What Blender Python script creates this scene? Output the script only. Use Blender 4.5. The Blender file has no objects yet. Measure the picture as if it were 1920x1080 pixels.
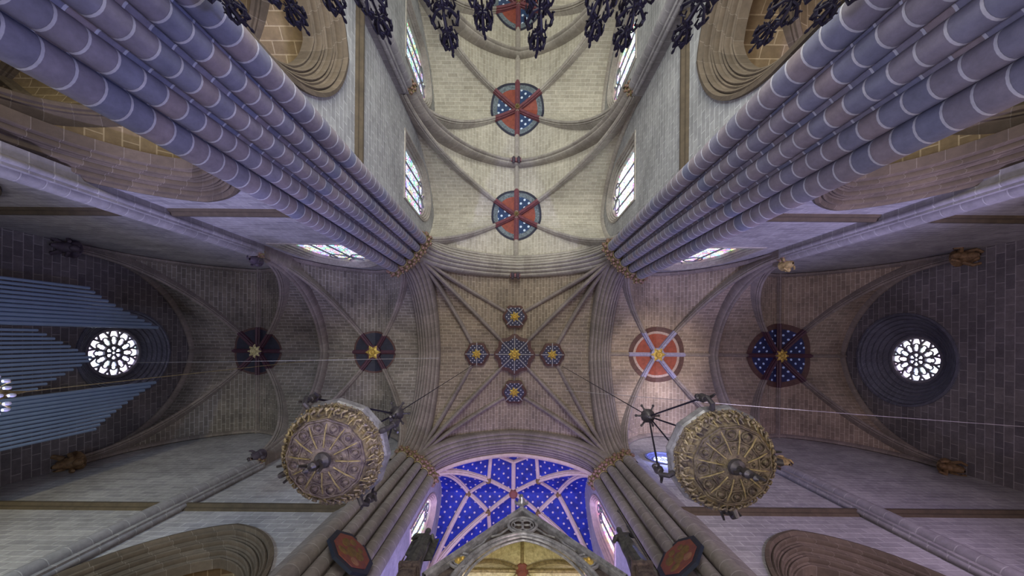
import bpy, bmesh, math, random
from mathutils import Vector, Matrix
random.seed(7)
PI = math.pi
C = bpy.context.scene.collection
S = bpy.context.scene

# ---------------------------------------------------------------- camera, world, exposure, added fill lights
# metres; the camera stands at the origin looking straight up, the floor is 1.6 m below it.
# +X = photo right, +Y = photo bottom (choir), -Y = photo top (nave)
FPX = 667.0
cam = bpy.data.cameras.new('camera'); co = bpy.data.objects.new('camera', cam); C.objects.link(co)
cam.sensor_width = 36.0; cam.lens = 36.0 * FPX / 1920.0
ROLL = -0.5
co.rotation_euler = (PI, 0, math.radians(ROLL))
cam.shift_x = -5 / 1920; cam.shift_y = 95 / 1920
cam.clip_start = 0.05; cam.clip_end = 200
S.camera = co
S.view_settings.view_transform = 'Standard'; S.view_settings.look = 'None'
S.view_settings.gamma = 1.0; S.view_settings.exposure = 0.0
S.view_settings.use_curve_mapping = False
w = bpy.data.worlds.new('world'); S.world = w; w.use_nodes = True
w.node_tree.nodes['Background'].inputs[0].default_value = (0.55, 0.68, 1.0, 1)
w.node_tree.nodes['Background'].inputs[1].default_value = 0.6

def area(name, loc, target, size, power, col):
    l = bpy.data.lights.new(name, 'AREA'); l.shape = 'DISK'; l.size = size; l.energy = power; l.color = col
    o = bpy.data.objects.new(name, l); C.objects.link(o); o.location = loc
    d = Vector(target) - Vector(loc); o.rotation_euler = d.to_track_quat('-Z', 'Y').to_euler()
    return o
def spot(name, loc, target, deg, power, col, rad=0.35):
    l = bpy.data.lights.new(name, 'SPOT'); l.spot_size = math.radians(deg); l.spot_blend = 0.9
    l.energy = power; l.color = col; l.shadow_soft_size = rad
    o = bpy.data.objects.new(name, l); C.objects.link(o); o.location = loc
    d = Vector(target) - Vector(loc); o.rotation_euler = d.to_track_quat('-Z', 'Y').to_euler()
    return o
def point(name, loc, power, col, rad=0.3):
    l = bpy.data.lights.new(name, 'POINT'); l.energy = power; l.color = col; l.shadow_soft_size = rad
    o = bpy.data.objects.new(name, l); C.objects.link(o); o.location = loc
    return o
WARM = (1.0, 0.83, 0.62); COOL = (0.72, 0.82, 1.0); VIO = (0.50, 0.42, 1.0); NEU = (1.0, 0.92, 0.84)
area('crossing_fill', (0, 1.2, -1.3), (0, 1.2, 20), 6, 260, NEU)  # unseen floods added near the floor as soft fill for the vaults
area('nave_fill', (0, -12, -1.3), (0, -13, 20), 6, 2000, (0.99, 0.97, 0.86))
area('nave_fill_far', (0, -22, -1.3), (0, -21, 20), 6, 2900, (0.95, 0.98, 0.88))
area('transept_fill_left', (-13, 1, -1.3), (-14, 1, 20), 5, 560, (0.90, 0.90, 0.96))
area('transept_fill_right', (13.5, 1, -1.3), (14, 1, 20), 5, 900, (1.0, 0.80, 0.84))
spot('choir_vault_fill', (0, 12.6, 0.5), (0, 12.6, 25), 62, 10500, VIO, .5)  # unseen violet light added to brighten the choir vault
spot('pier_fill_left', (6.0, 3.0, -1.2), (-6.3, -4.5, 11), 62, 3300, (0.36, 0.40, 1.0))  # unseen coloured lights added to bring out the piers
spot('pier_fill_right', (-6.0, 3.0, -1.2), (6.4, -4.2, 11), 62, 2500, (0.64, 0.64, 1.0))
spot('pier_fill_lower_left', (4.0, -3.0, -1.2), (-5.4, 7.2, 14), 40, 1000, (0.95, 0.80, 0.80))
spot('pier_fill_lower_right', (-4.0, -3.0, -1.2), (5.5, 7.3, 14), 40, 900, (0.90, 0.80, 0.90))
spot('vault_fill_bay_right', (12.6, -0.5, -1.2), (10.4, 1.2, 26), 19, 14000, (1.0, 0.86, 0.66))  # unseen lights added to brighten single vault bays
spot('vault_fill_bay_left', (-8.6, 3.0, -1.2), (-10.2, 1.0, 26), 19, 5500, (0.98, 0.95, 0.80))
spot('crossing_vault_fill', (0, 1.2, -1.0), (0, 1.2, 26), 30, 450, (1.0, 0.84, 0.68))
spot('wall_fill_a', (-10.5, 6.2, -1.2), (-10.5, -4.9, 15), 46, 15000, (0.50, 0.50, 1.0))  # unseen lights added at floor level to lift the transept walls
spot('wall_fill_b', (11.0, 6.2, -1.2), (11.2, -4.9, 15), 46, 17000, (0.52, 0.50, 1.0))
spot('wall_fill_c', (-12.0, -3.9, -1.2), (-13, 7.1, 15.5), 56, 5000, (0.50, 0.76, 1.0))
spot('wall_fill_d', (11.0, -3.4, -1.2), (12.5, 7.1, 15.5), 56, 6000, (0.68, 0.54, 1.0))
spot('nave_wall_fill_left', (4.5, -10, -1.2), (-6, -11, 17), 65, 6000, (0.80, 0.90, 1.0))  # unseen cool lights added to brighten the nave walls
spot('nave_wall_fill_right', (-4.5, -10, -1.2), (6.4, -11, 17), 65, 6000, (0.80, 0.90, 1.0))
spot('pier_foot_fill_left', (1.0, 1.8, -1.2), (-6.6, -3.9, 6), 46, 700, (0.36, 0.42, 1.0))  # unseen lights added to carry the blue down the lower shafts
spot('pier_foot_fill_right', (-1.0, 1.8, -1.2), (6.8, -3.8, 6), 46, 600, (0.50, 0.50, 1.0))
point('aisle_fill_left', (-10.5, -9.2, 3.0), 230, (1.0, 0.68, 0.28))  # unseen warm lights added inside the dark aisles
point('aisle_fill_right', (11.0, -9.2, 3.0), 170, (1.0, 0.70, 0.34))
point('aisle_fill_lower_left', (-10.5, 11, 3.0), 300, (1.0, 0.74, 0.36))
point('aisle_fill_lower_right', (11.0, 11, 3.0), 120, (1.0, 0.72, 0.5))
spot('canopy_fill', (0.2, 6.3, 3.0), (0.25, 6.5, 10), 95, 420, (1.0, 0.92, 0.50))  # unseen light added to brighten the canopy's gold vault
spot('choir_wall_fill_left', (3.6, 9.2, 0), (-5.3, 11.5, 18), 45, 15000, (0.56, 0.50, 1.0))  # unseen violet lights added to brighten the choir walls
spot('choir_wall_fill_right', (-3.6, 9.2, 0), (5.3, 11.5, 18), 45, 15000, (0.56, 0.50, 1.0))
spot('gable_fill', (0.3, -3.5, -1.2), (0.3, 5.3, 9.5), 30, 1300, (0.88, 0.90, 1.0))  # unseen light added to pick out the gable front
point('oculus_glow_fill', (8.95, 6.75, 20.6), 180, (0.25, 0.32, 1.0), 0.10)  # light added before the oculus to strengthen its blue glow
spot('organ_fill', (-9.0, 4.0, -1), (-20, 1, 15), 40, 1700, (0.55, 0.68, 1.0))  # unseen light added to brighten the organ pipes
spot('wall_fill_lower_left', (-16.5, -2.0, -1.0), (-19, 7, 11), 62, 4500, (1.0, 0.92, 0.52))  # unseen yellowish light added for the far left choir-side wall
spot('vault_cell_fill_right', (10.4, -4.0, -1.0), (10.2, 5.2, 24.5), 17, 30000, (0.86, 0.80, 1.0), 0.1)  # unseen light added to brighten one vault cell, in place of window light

# ---------------------------------------------------------------- materials
def new_mat(name):
    m = bpy.data.materials.new(name); m.use_nodes = True
    nt = m.node_tree; return m, nt, nt.nodes['Principled BSDF']
def rgba(c): return (c[0], c[1], c[2], 1)
def mixc(nt, fac, a, b, mode='MIX'):
    n = nt.nodes.new('ShaderNodeMix'); n.data_type = 'RGBA'; n.blend_type = mode
    if isinstance(fac, (int, float)): n.inputs[0].default_value = fac
    else: nt.links.new(fac, n.inputs[0])
    for k, v in ((6, a), (7, b)):
        if isinstance(v, tuple): n.inputs[k].default_value = rgba(v)
        else: nt.links.new(v, n.inputs[k])
    return n.outputs[2]
def noise(nt, vec, scale, detail=4, rough=0.6):
    n = nt.nodes.new('ShaderNodeTexNoise'); n.inputs['Scale'].default_value = scale
    n.inputs['Detail'].default_value = detail; n.inputs['Roughness'].default_value = rough
    nt.links.new(vec, n.inputs['Vector']); return n.outputs['Fac']
def ramp(nt, fac, stops):
    r = nt.nodes.new('ShaderNodeValToRGB'); nt.links.new(fac, r.inputs[0])
    e = r.color_ramp.elements
    while len(e) < len(stops): e.new(0.5)
    for el, (p, c) in zip(e, stops): el.position = p; el.color = rgba(c)
    return r.outputs[0]
def bump(nt, b, h, strength, dist=0.03):
    n = nt.nodes.new('ShaderNodeBump'); n.inputs['Strength'].default_value = strength
    n.inputs['Distance'].default_value = dist
    nt.links.new(h, n.inputs['Height']); nt.links.new(n.outputs[0], b.inputs['Normal'])
def stone(name, c1, c2, mortar, bw=0.75, row=0.26, ms=0.012, offset=0.5, rough=0.85, stain=0.35):
    m, nt, b = new_mat(name)
    tc = nt.nodes.new('ShaderNodeTexCoord')
    uv = tc.outputs['UV']; ob = tc.outputs['Object']
    br = nt.nodes.new('ShaderNodeTexBrick'); br.offset = offset
    nt.links.new(uv, br.inputs['Vector'])
    br.inputs['Color1'].default_value = rgba(c1); br.inputs['Color2'].default_value = rgba(c2)
    br.inputs['Mortar'].default_value = rgba(mortar)
    br.inputs['Scale'].default_value = 1.0; br.inputs['Mortar Size'].default_value = ms
    br.inputs['Mortar Smooth'].default_value = 0.3
    br.inputs['Brick Width'].default_value = bw; br.inputs['Row Height'].default_value = row
    n1 = noise(nt, ob, 0.45, 5, 0.65); n2 = noise(nt, ob, 5.0, 5, 0.7)
    v1 = ramp(nt, n1, [(0.3, (1 - stain,) * 3), (0.7, (1.0 + stain * 0.25,) * 3)])
    v2 = ramp(nt, n2, [(0.3, (0.78,) * 3), (0.7, (1.1,) * 3)])
    c = mixc(nt, 1.0, br.outputs['Color'], v1, 'MULTIPLY'); c = mixc(nt, 1.0, c, v2, 'MULTIPLY')
    nt.links.new(c, b.inputs['Base Color']); b.inputs['Roughness'].default_value = rough
    h = mixc(nt, 0.35, br.outputs['Fac'], n2)
    n = nt.nodes.new('ShaderNodeBump'); n.invert = False; n.inputs['Strength'].default_value = 0.5
    n.inputs['Distance'].default_value = 0.03
    nt.links.new(h, n.inputs['Height']); nt.links.new(n.outputs[0], b.inputs['Normal'])
    return m
def plain(name, col, rough=0.6, metal=0.0, vary=0.25, scale=6.0, bmp=0.2, col2=None):
    m, nt, b = new_mat(name)
    tc = nt.nodes.new('ShaderNodeTexCoord'); n = noise(nt, tc.outputs['Object'], scale, 6, 0.7)
    c2 = col2 if col2 else tuple(x * (1 - vary) for x in col)
    c = ramp(nt, n, [(0.35, c2), (0.65, col)])
    nt.links.new(c, b.inputs['Base Color']); b.inputs['Roughness'].default_value = rough
    b.inputs['Metallic'].default_value = metal
    if bmp: bump(nt, b, n, bmp)
    return m
def starry(name, base, star, cell=0.5, r=0.10, rough=0.7, base2=None):
    """painted ground scattered with small round stars, by UV metres"""
    m, nt, b = new_mat(name)
    tc = nt.nodes.new('ShaderNodeTexCoord')
    mp = nt.nodes.new('ShaderNodeMapping'); nt.links.new(tc.outputs['UV'], mp.inputs[0])
    mp.inputs['Rotation'].default_value = (0, 0, 0.785)
    vo = nt.nodes.new('ShaderNodeTexVoronoi'); vo.voronoi_dimensions = '2D'
    vo.inputs['Scale'].default_value = 1.0 / cell; vo.inputs['Randomness'].default_value = 0.12
    nt.links.new(mp.outputs[0], vo.inputs['Vector'])
    f = ramp(nt, vo.outputs['Distance'], [(r / cell * 0.8, (1, 1, 1)), (r / cell * 1.15, (0, 0, 0))])
    n = noise(nt, tc.outputs['Object'], 1.6, 5)
    g = ramp(nt, n, [(0.35, base2 or tuple(x * 0.55 for x in base)), (0.65, base)])
    c = mixc(nt, f, g, star)
    nt.links.new(c, b.inputs['Base Color']); b.inputs['Roughness'].default_value = rough
    return m
def glass(name, tint, strength, cell=0.16, cmix=0.5, lead=0.06):
    """daylit leaded glass: light coming through coloured quarries"""
    m, nt, b = new_mat(name)
    tc = nt.nodes.new('ShaderNodeTexCoord')
    vo = nt.nodes.new('ShaderNodeTexVoronoi'); vo.voronoi_dimensions = '2D'; vo.inputs['Scale'].default_value = 1 / cell
    ve = nt.nodes.new('ShaderNodeTexVoronoi'); ve.voronoi_dimensions = '2D'; ve.feature = 'DISTANCE_TO_EDGE'
    ve.inputs['Scale'].default_value = 1 / cell
    for v in (vo, ve): nt.links.new(tc.outputs['UV'], v.inputs['Vector'])
    hs = nt.nodes.new('ShaderNodeHueSaturation'); hs.inputs['Saturation'].default_value = 1.15
    nt.links.new(vo.outputs['Color'], hs.inputs['Color'])
    n = noise(nt, tc.outputs['UV'], 1.3, 3)
    f = ramp(nt, n, [(0.45, (cmix * .75,) * 3), (0.66, (0.04,) * 3)])
    c = mixc(nt, f, tint, hs.outputs[0])
    e = ramp(nt, ve.outputs['Distance'], [(lead * 0.6, (0.03, 0.03, 0.04)), (lead, (1, 1, 1))])
    c = mixc(nt, 1.0, c, e, 'MULTIPLY')
    nt.links.new(c, b.inputs['Emission Color']); b.inputs['Emission Strength'].default_value = strength
    b.inputs['Base Color'].default_value = (0.02, 0.02, 0.03, 1); b.inputs['Roughness'].default_value = 0.2
    return m
M = {}
M['wall'] = stone('limestone_ashlar', (.40, .395, .385), (.31, .305, .305), (.56, .56, .55), .72, .27, .018)
M['wallt'] = stone('transept_ashlar', (.44, .415, .42), (.33, .31, .325), (.55, .53, .53), .80, .30, .02)
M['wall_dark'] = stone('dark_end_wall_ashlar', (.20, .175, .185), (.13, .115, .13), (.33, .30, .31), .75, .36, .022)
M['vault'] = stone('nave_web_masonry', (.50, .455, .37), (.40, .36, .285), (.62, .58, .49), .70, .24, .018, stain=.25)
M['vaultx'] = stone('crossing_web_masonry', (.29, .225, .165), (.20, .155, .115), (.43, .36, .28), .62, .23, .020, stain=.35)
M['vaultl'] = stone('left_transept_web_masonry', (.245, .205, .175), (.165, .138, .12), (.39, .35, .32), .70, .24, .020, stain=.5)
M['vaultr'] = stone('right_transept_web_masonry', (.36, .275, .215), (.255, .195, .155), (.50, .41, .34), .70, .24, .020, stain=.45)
M['rib'] = stone('rib_stone', (.42, .38, .33), (.35, .31, .27), (.52, .48, .42), 3.0, .60, .012, offset=0)
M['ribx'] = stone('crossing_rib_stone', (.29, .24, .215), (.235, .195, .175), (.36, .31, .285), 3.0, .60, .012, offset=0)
M['pier'] = stone('pier_stone', (.20, .21, .29), (.31, .25, .25), (.56, .56, .60), 40.0, .38, .024, offset=0, stain=.25)
M['pierlow'] = stone('choir_pier_stone', (.23, .20, .19), (.28, .245, .225), (.37, .335, .32), 40.0, .50, .018, offset=0, stain=.3)
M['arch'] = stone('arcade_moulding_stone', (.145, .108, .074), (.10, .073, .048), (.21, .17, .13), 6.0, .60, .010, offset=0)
M['aisle'] = stone('aisle_stone', (.24, .17, .09), (.18, .125, .065), (.40, .31, .19), .8, .40, .022)
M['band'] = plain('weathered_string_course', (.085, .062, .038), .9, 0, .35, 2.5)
M['purple_wall'] = stone('choir_wall_ashlar', (.52, .49, .55), (.46, .43, .50), (.58, .55, .60), 1.1, .5, .010)
M['pink_rib'] = plain('pink_painted_rib', (.66, .50, .47), .6, 0, .25, 3)
M['star_vault'] = starry('blue_starred_plaster', (.012, .03, .36), (.62, .50, .50), .50, .07, base2=(.006, .012, .17))
M['gold'] = plain('gilding', (.78, .55, .14), .42, .55, .45, 14, .6)
M['gold_dull'] = plain('dull_gilding', (.42, .33, .15), .5, .4, .6, 12, .7)
M['red'] = plain('red_paint', (.29, .065, .04), .7, 0, .35, 4)
M['redrib'] = plain('crimson_rib_paint', (.20, .06, .075), .6, 0, .4, 5)
M['darkrib'] = plain('dark_purple_rib_paint', (.085, .03, .05), .6, 0, .4, 5)
M['splay'] = stone('glow_tinted_splay_stone', (.14, .14, .19), (.11, .11, .15), (.20, .20, .26), .6, .3, .015)  # blue glow of the rose windows mixed into the stone colour
M['navystar'] = starry('navy_paint_with_stars', (.02, .055, .16), (.62, .72, .85), .40, .085)
M['bluestar'] = starry('blue_paint_with_stars', (.008, .014, .10), (.45, .60, .95), .42, .08)
M['navy'] = plain('dark_navy_paint', (.022, .022, .045), .7, 0, .4, 4)
M['border'] = plain('grey_blue_border_paint', (.20, .24, .27), .7, 0, .75, 9)
M['brown_border'] = plain('brown_border_paint', (.10, .045, .04), .7, 0, .4, 5)
M['pale_border'] = plain('pale_pink_border_paint', (.48, .36, .33), .7, 0, .5, 14)
M['lilac'] = plain('lilac_rib_paint', (.35, .33, .50), .6, 0, .4, 8)
M['iron'] = plain('wrought_iron', (.010, .007, .022), .6, .1, .3, 10)
M['bronze'] = plain('dark_bronze', (.10, .09, .095), .45, .6, .4, 12)
M['silver'] = plain('tarnished_silver', (.46, .45, .46), .32, .5, .6, 5, .5)
M['silver2'] = plain('embossed_silver_gilt', (.42, .34, .19), .4, .55, .75, 7, 1.0, col2=(.10, .08, .09))
M['silver3'] = plain('embossed_tarnished_metal', (.25, .20, .165), .4, .6, .7, 9, 1.0, col2=(.07, .05, .06))
M['disc_gold'] = plain('embossed_dark_gilt', (.22, .18, .11), .4, .6, .7, 9, 1.0, col2=(.06, .045, .04))
M['canopy_gold'] = plain('pale_gold_relief', (.80, .72, .40), .5, .25, .4, 9, .8, col2=(.45, .38, .18))
M['pipe'] = plain('organ_pipe_tin', (.22, .29, .44), .38, .35, .12, .8, 0)
M['wood'] = plain('organ_case_wood', (.09, .05, .03), .5, 0, .3, 3)
M['statue'] = plain('dark_patinated_bronze', (.13, .13, .12), .45, .4, .6, 7, .6, col2=(.035, .035, .04))
M['crystal'] = plain('crystal', (.80, .78, .90), .1, .2, .2, 8, 0)
M['tracery'] = plain('tracery_stone', (.22, .21, .25), .8)
M['floor'] = stone('floor_slabs', (.34, .31, .28), (.28, .25, .22), (.15, .14, .13), .9, .9, .01)
M['paint1'] = plain('painting_in_warm_reds', (.26, .075, .04), .6, 0, .4, 5, 0, col2=(.16, .05, .05))
M['paint2'] = plain('flesh_paint', (.36, .17, .10), .6, 0, .5, 7, 0)
M['paint3'] = plain('ochre_paint', (.22, .13, .04), .6, 0, .5, 7, 0)
M['blackframe'] = plain('blue_black_frame', (.02, .028, .05), .45)
M['gl_day'] = glass('daylit_stained_glass', (.93, .96, 1.0), 3.2, .21, 1.0, .09)
M['gl_left'] = glass('greenish_stained_glass', (.74, .84, .98), 1.7, .21, 1.0, .09)
M['gl_rose'] = glass('white_rose_glass', (.80, .82, 1.0), 9.0, .30, .5, .02)
M['gl_pink'] = glass('pink_stained_glass', (1.0, .55, .75), 2.4, .2, .9)
M['gl_red'] = glass('red_and_blue_stained_glass', (.75, .8, .9), 1.8, .24, 1.0)
M['lampglow'] = glass('oculus_glass', (.50, .60, 1.0), 30.0, .22, .1)
M['glow_blue'] = plain('blue_lit_splay', (.16, .18, .34), .6)  # blue halo of the oculus put into the splay's base colour

# ---------------------------------------------------------------- mesh helpers
class MB:
    def __init__(s): s.v = []; s.f = []; s.uv = []; s.mi = []
    def quad(s, pts, uvs=None, mi=0):
        i = len(s.v); s.v += [tuple(p) for p in pts]; s.f.append(tuple(range(i, i + len(pts))))
        s.uv.append(uvs if uvs else [(0, 0)] * len(pts)); s.mi.append(mi)
    def grid(s, P, U=None, mi=0, close=False, flip=False):
        """P[i][j] points; U[i][j] uvs; shared vertices"""
        n = len(P); m = len(P[0]); b = len(s.v)
        for row in P: s.v += [tuple(p) for p in row]
        for i in range(n - 1):
            for j in range(m if close else m - 1):
                k = (j + 1) % m
                q = [b + i * m + j, b + (i + 1) * m + j, b + (i + 1) * m + k, b + i * m + k]
                if U:
                    uk = (U[i][j + 1], U[i + 1][j + 1]) if (j + 1 < len(U[i])) else (U[i][k], U[i + 1][k])
                    u = [U[i][j], U[i + 1][j], uk[1], uk[0]]
                else: u = [(0, 0)] * 4
                if flip: q.reverse(); u.reverse()
                s.f.append(tuple(q)); s.uv.append(u); s.mi.append(mi)
    def box(s, a, b, mi=0):
        x0, y0, z0 = a; x1, y1, z1 = b
        for (p, ax) in (([(x0, y0, z0), (x1, y0, z0), (x1, y0, z1), (x0, y0, z1)], 0), ([(x1, y1, z0), (x0, y1, z0), (x0, y1, z1), (x1, y1, z1)], 0),
                        ([(x0, y1, z0), (x0, y0, z0), (x0, y0, z1), (x0, y1, z1)], 1), ([(x1, y0, z0), (x1, y1, z0), (x1, y1, z1), (x1, y0, z1)], 1),
                        ([(x0, y0, z1), (x1, y0, z1), (x1, y1, z1), (x0, y1, z1)], 2), ([(x0, y1, z0), (x1, y1, z0), (x1, y0, z0), (x0, y0, z0)], 2)):
            if ax == 0: uv = [(q[0], q[2]) for q in p]
            elif ax == 1: uv = [(q[1], q[2]) for q in p]
            else: uv = [(q[0], q[1]) for q in p]
            s.quad(p, uv, mi)
    def tube(s, pts, r, n=8, mi=0, caps=True, vshift=0.0):
        """tube along a polyline, r a number or a list; uv v = length"""
        pts = [Vector(p) for p in pts]; P = []; U = []; L = 0
        up = Vector((0, 0, 1))
        t0 = (pts[1] - pts[0]).normalized()
        if abs(t0.dot(up)) > 0.95: up = Vector((1, 0, 0))
        a = t0.cross(up).normalized()
        for i, p in enumerate(pts):
            t = (pts[min(i + 1, len(pts) - 1)] - pts[max(i - 1, 0)]).normalized()
            a = (a - t * a.dot(t)).normalized(); b2 = t.cross(a)
            if i: L += (pts[i] - pts[i - 1]).length
            rr = r[i] if isinstance(r, (list, tuple)) else r
            P.append([p + (a * math.cos(2 * PI * k / n) + b2 * math.sin(2 * PI * k / n)) * rr for k in range(n)])
            U.append([(20 + k * 0.01, L + vshift) for k in range(n + 1)])
        s.grid(P, U, mi, close=True)
        if caps:
            s.quad(list(reversed(P[0])), [(20, 0)] * n, mi); s.quad(P[-1], [(20, L)] * n, mi)
    def lathe(s, prof, n=16, c=(0, 0, 0), mi=0, mod=None, rot=0.0):
        P = []; U = []
        for (r, z) in prof:
            row = []
            for k in range(n):
                a = 2 * PI * k / n + rot; rr = r * (mod(a, z) if mod else 1)
                row.append((c[0] + rr * math.cos(a), c[1] + rr * math.sin(a), c[2] + z))
            P.append(row); U.append([(k / n * 2 * PI * max(r, .1), z) for k in range(n + 1)])
        s.grid(P, U, mi, close=True)
    def blob(s, c, r, mi=0, n=8, sx=1, sy=1, sz=1):
        m = max(4, n // 2 + 1)
        P = [[(c[0] + r * sx * math.sin(PI * i / m) * math.cos(2 * PI * j / n), c[1] + r * sy * math.sin(PI * i / m) * math.sin(2 * PI * j / n),
               c[2] - r * sz * math.cos(PI * i / m)) for j in range(n)] for i in range(m + 1)]
        s.grid(P, None, mi, close=True)
def obj(name, mb, mats, parent=None, smooth=True, loc=None):
    me = bpy.data.meshes.new(name); me.from_pydata(mb.v, [], mb.f)
    uv = me.uv_layers.new(name='UVMap'); k = 0
    for f, u in zip(mb.f, mb.uv):
        for j in range(len(f)): uv.data[k].uv = u[j]; k += 1
    if not isinstance(mats, (list, tuple)): mats = [mats]
    for m in mats: me.materials.append(m)
    for p, mi in zip(me.polygons, mb.mi): p.material_index = mi; p.use_smooth = smooth
    me.update()
    if smooth: me.set_sharp_from_angle(angle=math.radians(38))
    o = bpy.data.objects.new(name, me); C.objects.link(o)
    if parent: o.parent = parent
    if loc: o.location = loc
    return o
def thing(name, label, cat, loc=(0, 0, 0), group=None, rz=0, kind=None):
    o = bpy.data.objects.new(name, None); C.objects.link(o); o.location = loc; o.rotation_euler = (0, 0, rz)
    o['label'] = label; o['category'] = cat
    if group: o['group'] = group
    if kind: o['kind'] = kind
    return o
def tag(o, label, cat=None, group=None, kind=None):
    o['label'] = label
    if cat: o['category'] = cat
    if group: o['group'] = group
    if kind: o['kind'] = kind
    return o
def copy_tree(o, parent=None):
    c = o.copy(); C.objects.link(c)
    if parent: c.parent = parent
    for ch in list(o.children): copy_tree(ch, c)
    return c

RAD = 1.2
def P1(t, r=RAD):
    """pointed arch, 0 at the springing (t=1), 1 at the crown (t=0)"""
    t = min(max(t, 0.0), 1.0)
    return math.sqrt(max(0, r * r - (t + r - 1) ** 2)) / math.sqrt(2 * r - 1)
def lin(a, b, n): return [a + (b - a) * i / (n - 1) for i in range(n)]

# ---------------------------------------------------------------- vaults
def web_height(b, x, y):
    t = min(abs(x - b['cx']) / b['a'], abs(y - b['cy']) / b['b'])
    return b['hs'] + (b['ha'] - b['hs']) * P1(min(t, 1))
def arc_len(half, rise, n=40):
    L = [0]; 
    for i in range(1, n + 1):
        t0 = (i - 1) / n; t1 = i / n
        L.append(L[-1] + math.hypot(half / n, rise * (P1(t1) - P1(t0))))
    return L
def make_webs(b, parent, mat, nt=26, ns=18):
    rise = b['ha'] - b['hs']
    ts = [math.sin(PI / 2 * i / nt) for i in range(nt + 1)]; ts[-1] = 1.0
    for axis in (0, 1):           # 0: barrel along X (cells beside the side walls), 1: barrel along Y
        half = b['b'] if axis == 0 else b['a']; oth = b['a'] if axis == 0 else b['b']
        L = arc_len(half, rise)
        for sg in (-1, 1):
            mb = MB()
            for sd in (-1, 1):
                P = []; U = []
                for t in ts:
                    q = t * 40; i = min(int(q), 39); al = L[i] + (L[i + 1] - L[i]) * (q - i)
                    row = []; ur = []
                    for s in range(ns + 1):
                        ss = t + (1 - t) * s / ns
                        h = b['hs'] + rise * P1(t)
                        if axis == 0: row.append((b['cx'] + sg * ss * oth, b['cy'] + sd * t * half, h)); ur.append((b['cx'] + sg * ss * oth, sd * al + .05))
                        else: row.append((b['cx'] + sd * t * half, b['cy'] + sg * ss * oth, h)); ur.append((b['cy'] + sg * ss * oth, sd * al + .05))
                    P.append(row); U.append(ur)
                mb.grid(P, U)
            obj('web', mb, mat, parent)
RIBPROF = [(-.19, .9), (-.19, -.02), (-.15, -.08), (-.17, -.16), (-.10, -.20), (-.11, -.30), (-.05, -.37), (0, -.39), (.05, -.37), (.11, -.30), (.10, -.20), (.17, -.16), (.15, -.08), (.19, -.02), (.19, .9)]
def sweep(mb, path, side, prof, mi=0, su=1.0):
    """open profile (s across, n along the rib's own upward normal) along a path lying in a vertical plane"""
    path = [Vector(p) for p in path]; side = Vector(side).normalized(); P = []; U = []; L = 0
    for i, p in enumerate(path):
        t = (path[min(i + 1, len(path) - 1)] - path[max(i - 1, 0)]).normalized()
        nrm = side.cross(t); 
        if nrm.z < 0 or (abs(nrm.z) < 1e-6): nrm = nrm if nrm.z > 0 else -nrm
        if i: L += (path[i] - path[i - 1]).length
        P.append([p + side * a * su + nrm * c for a, c in prof]); U.append([(10 + a, L) for a, c in prof])
    mb.grid(P, U, mi)
def rib_path(b, p0, p1, n=26, start=None):
    """rib from corner p0 to p1 in plan, following the web, springing a little early"""
    pts = []
    for i in range(n + 1):
        s = 1 - (1 - i / n) ** 1.6 if start is None else i / n
        s = (i / n) ** 1.5 if start else s
        x = p0[0] + (p1[0] - p0[0]) * s; y = p0[1] + (p1[1] - p0[1]) * s
        t = max(0, min(abs(x - b['cx']) / b['a'], abs(y - b['cy']) / b['b'])) / b.get('ins', .95)
        pts.append((x, y, b['hs'] + (b['ha'] - b['hs']) * P1(min(t, 1)) - 0.02))
    return pts
def rib(name, b, p0, p1, mat, parent, k=.82, n=30, prof=None):
    d = Vector((p1[0] - p0[0], p1[1] - p0[1], 0)); side = (-d.y, d.x, 0)
    pts = []
    for i in range(n + 1):
        s = (i / n) ** 1.6
        x = p0[0] + (p1[0] - p0[0]) * s; y = p0[1] + (p1[1] - p0[1]) * s
        t = min(abs(x - b['cx']) / b['a'], abs(y - b['cy']) / b['b']) / b.get('ins', .95)
        pts.append((x, y, b['hs'] + (b['ha'] - b['hs']) * P1(min(t, 1)) - 0.02))
    mb = MB(); sweep(mb, pts, side, [(a * k, c * (k if c < 0 else 1)) for a, c in (prof or RIBPROF)])
    return obj(name, mb, mat, parent)
def bay(cx, cy, a, b2, hs, ha, webmat, ribmat, label, diag=True, ridge_x=False, ridge_y=False, wall_ribs=(), ins=.95, rk=.72):
    b = dict(cx=cx, cy=cy, a=a, b=b2, hs=hs, ha=ha, ins=ins)
    root = thing('ceiling', label, 'vault', (0, 0, 0), kind='structure')
    make_webs(b, root, webmat)
    cs = [(cx + sx * a * ins, cy + sy * b2 * ins) for sx in (-1, 1) for sy in (-1, 1)]
    if diag:
        for c in cs: rib('diagonal_rib', b, c, (cx, cy), ribmat, root)
    if ridge_x:
        for sg in (-1, 1): rib('ridge_rib', b, (cx + sg * a * .999, cy), (cx, cy), ribmat, root, rk)
    if ridge_y:
        for sg in (-1, 1): rib('ridge_rib', b, (cx, cy + sg * b2 * .999), (cx, cy), ribmat, root, rk)
    for wr in wall_ribs:         # 'x-','x+','y-','y+'
        sg = -1 if wr[1] == '-' else 1; pts = []
        for i in range(41):
            u = -1 + i / 20; h = hs + (ha - hs) * P1(abs(u)) - .1
            pts.append((cx + sg * (a - .12), cy + u * b2 * .97, h) if wr[0] == 'x' else (cx + u * a * .97, cy + sg * (b2 - .12), h))
        mb = MB(); sweep(mb, pts, (1, 0, 0) if wr[0] == 'x' else (0, 1, 0), [(-.14, .3), (-.14, -.02), (-.05, -.14), (.05, -.14), (.14, -.02), (.14, .3)])
        obj('wall_rib', mb, ribmat, root)
    return b, root

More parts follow.
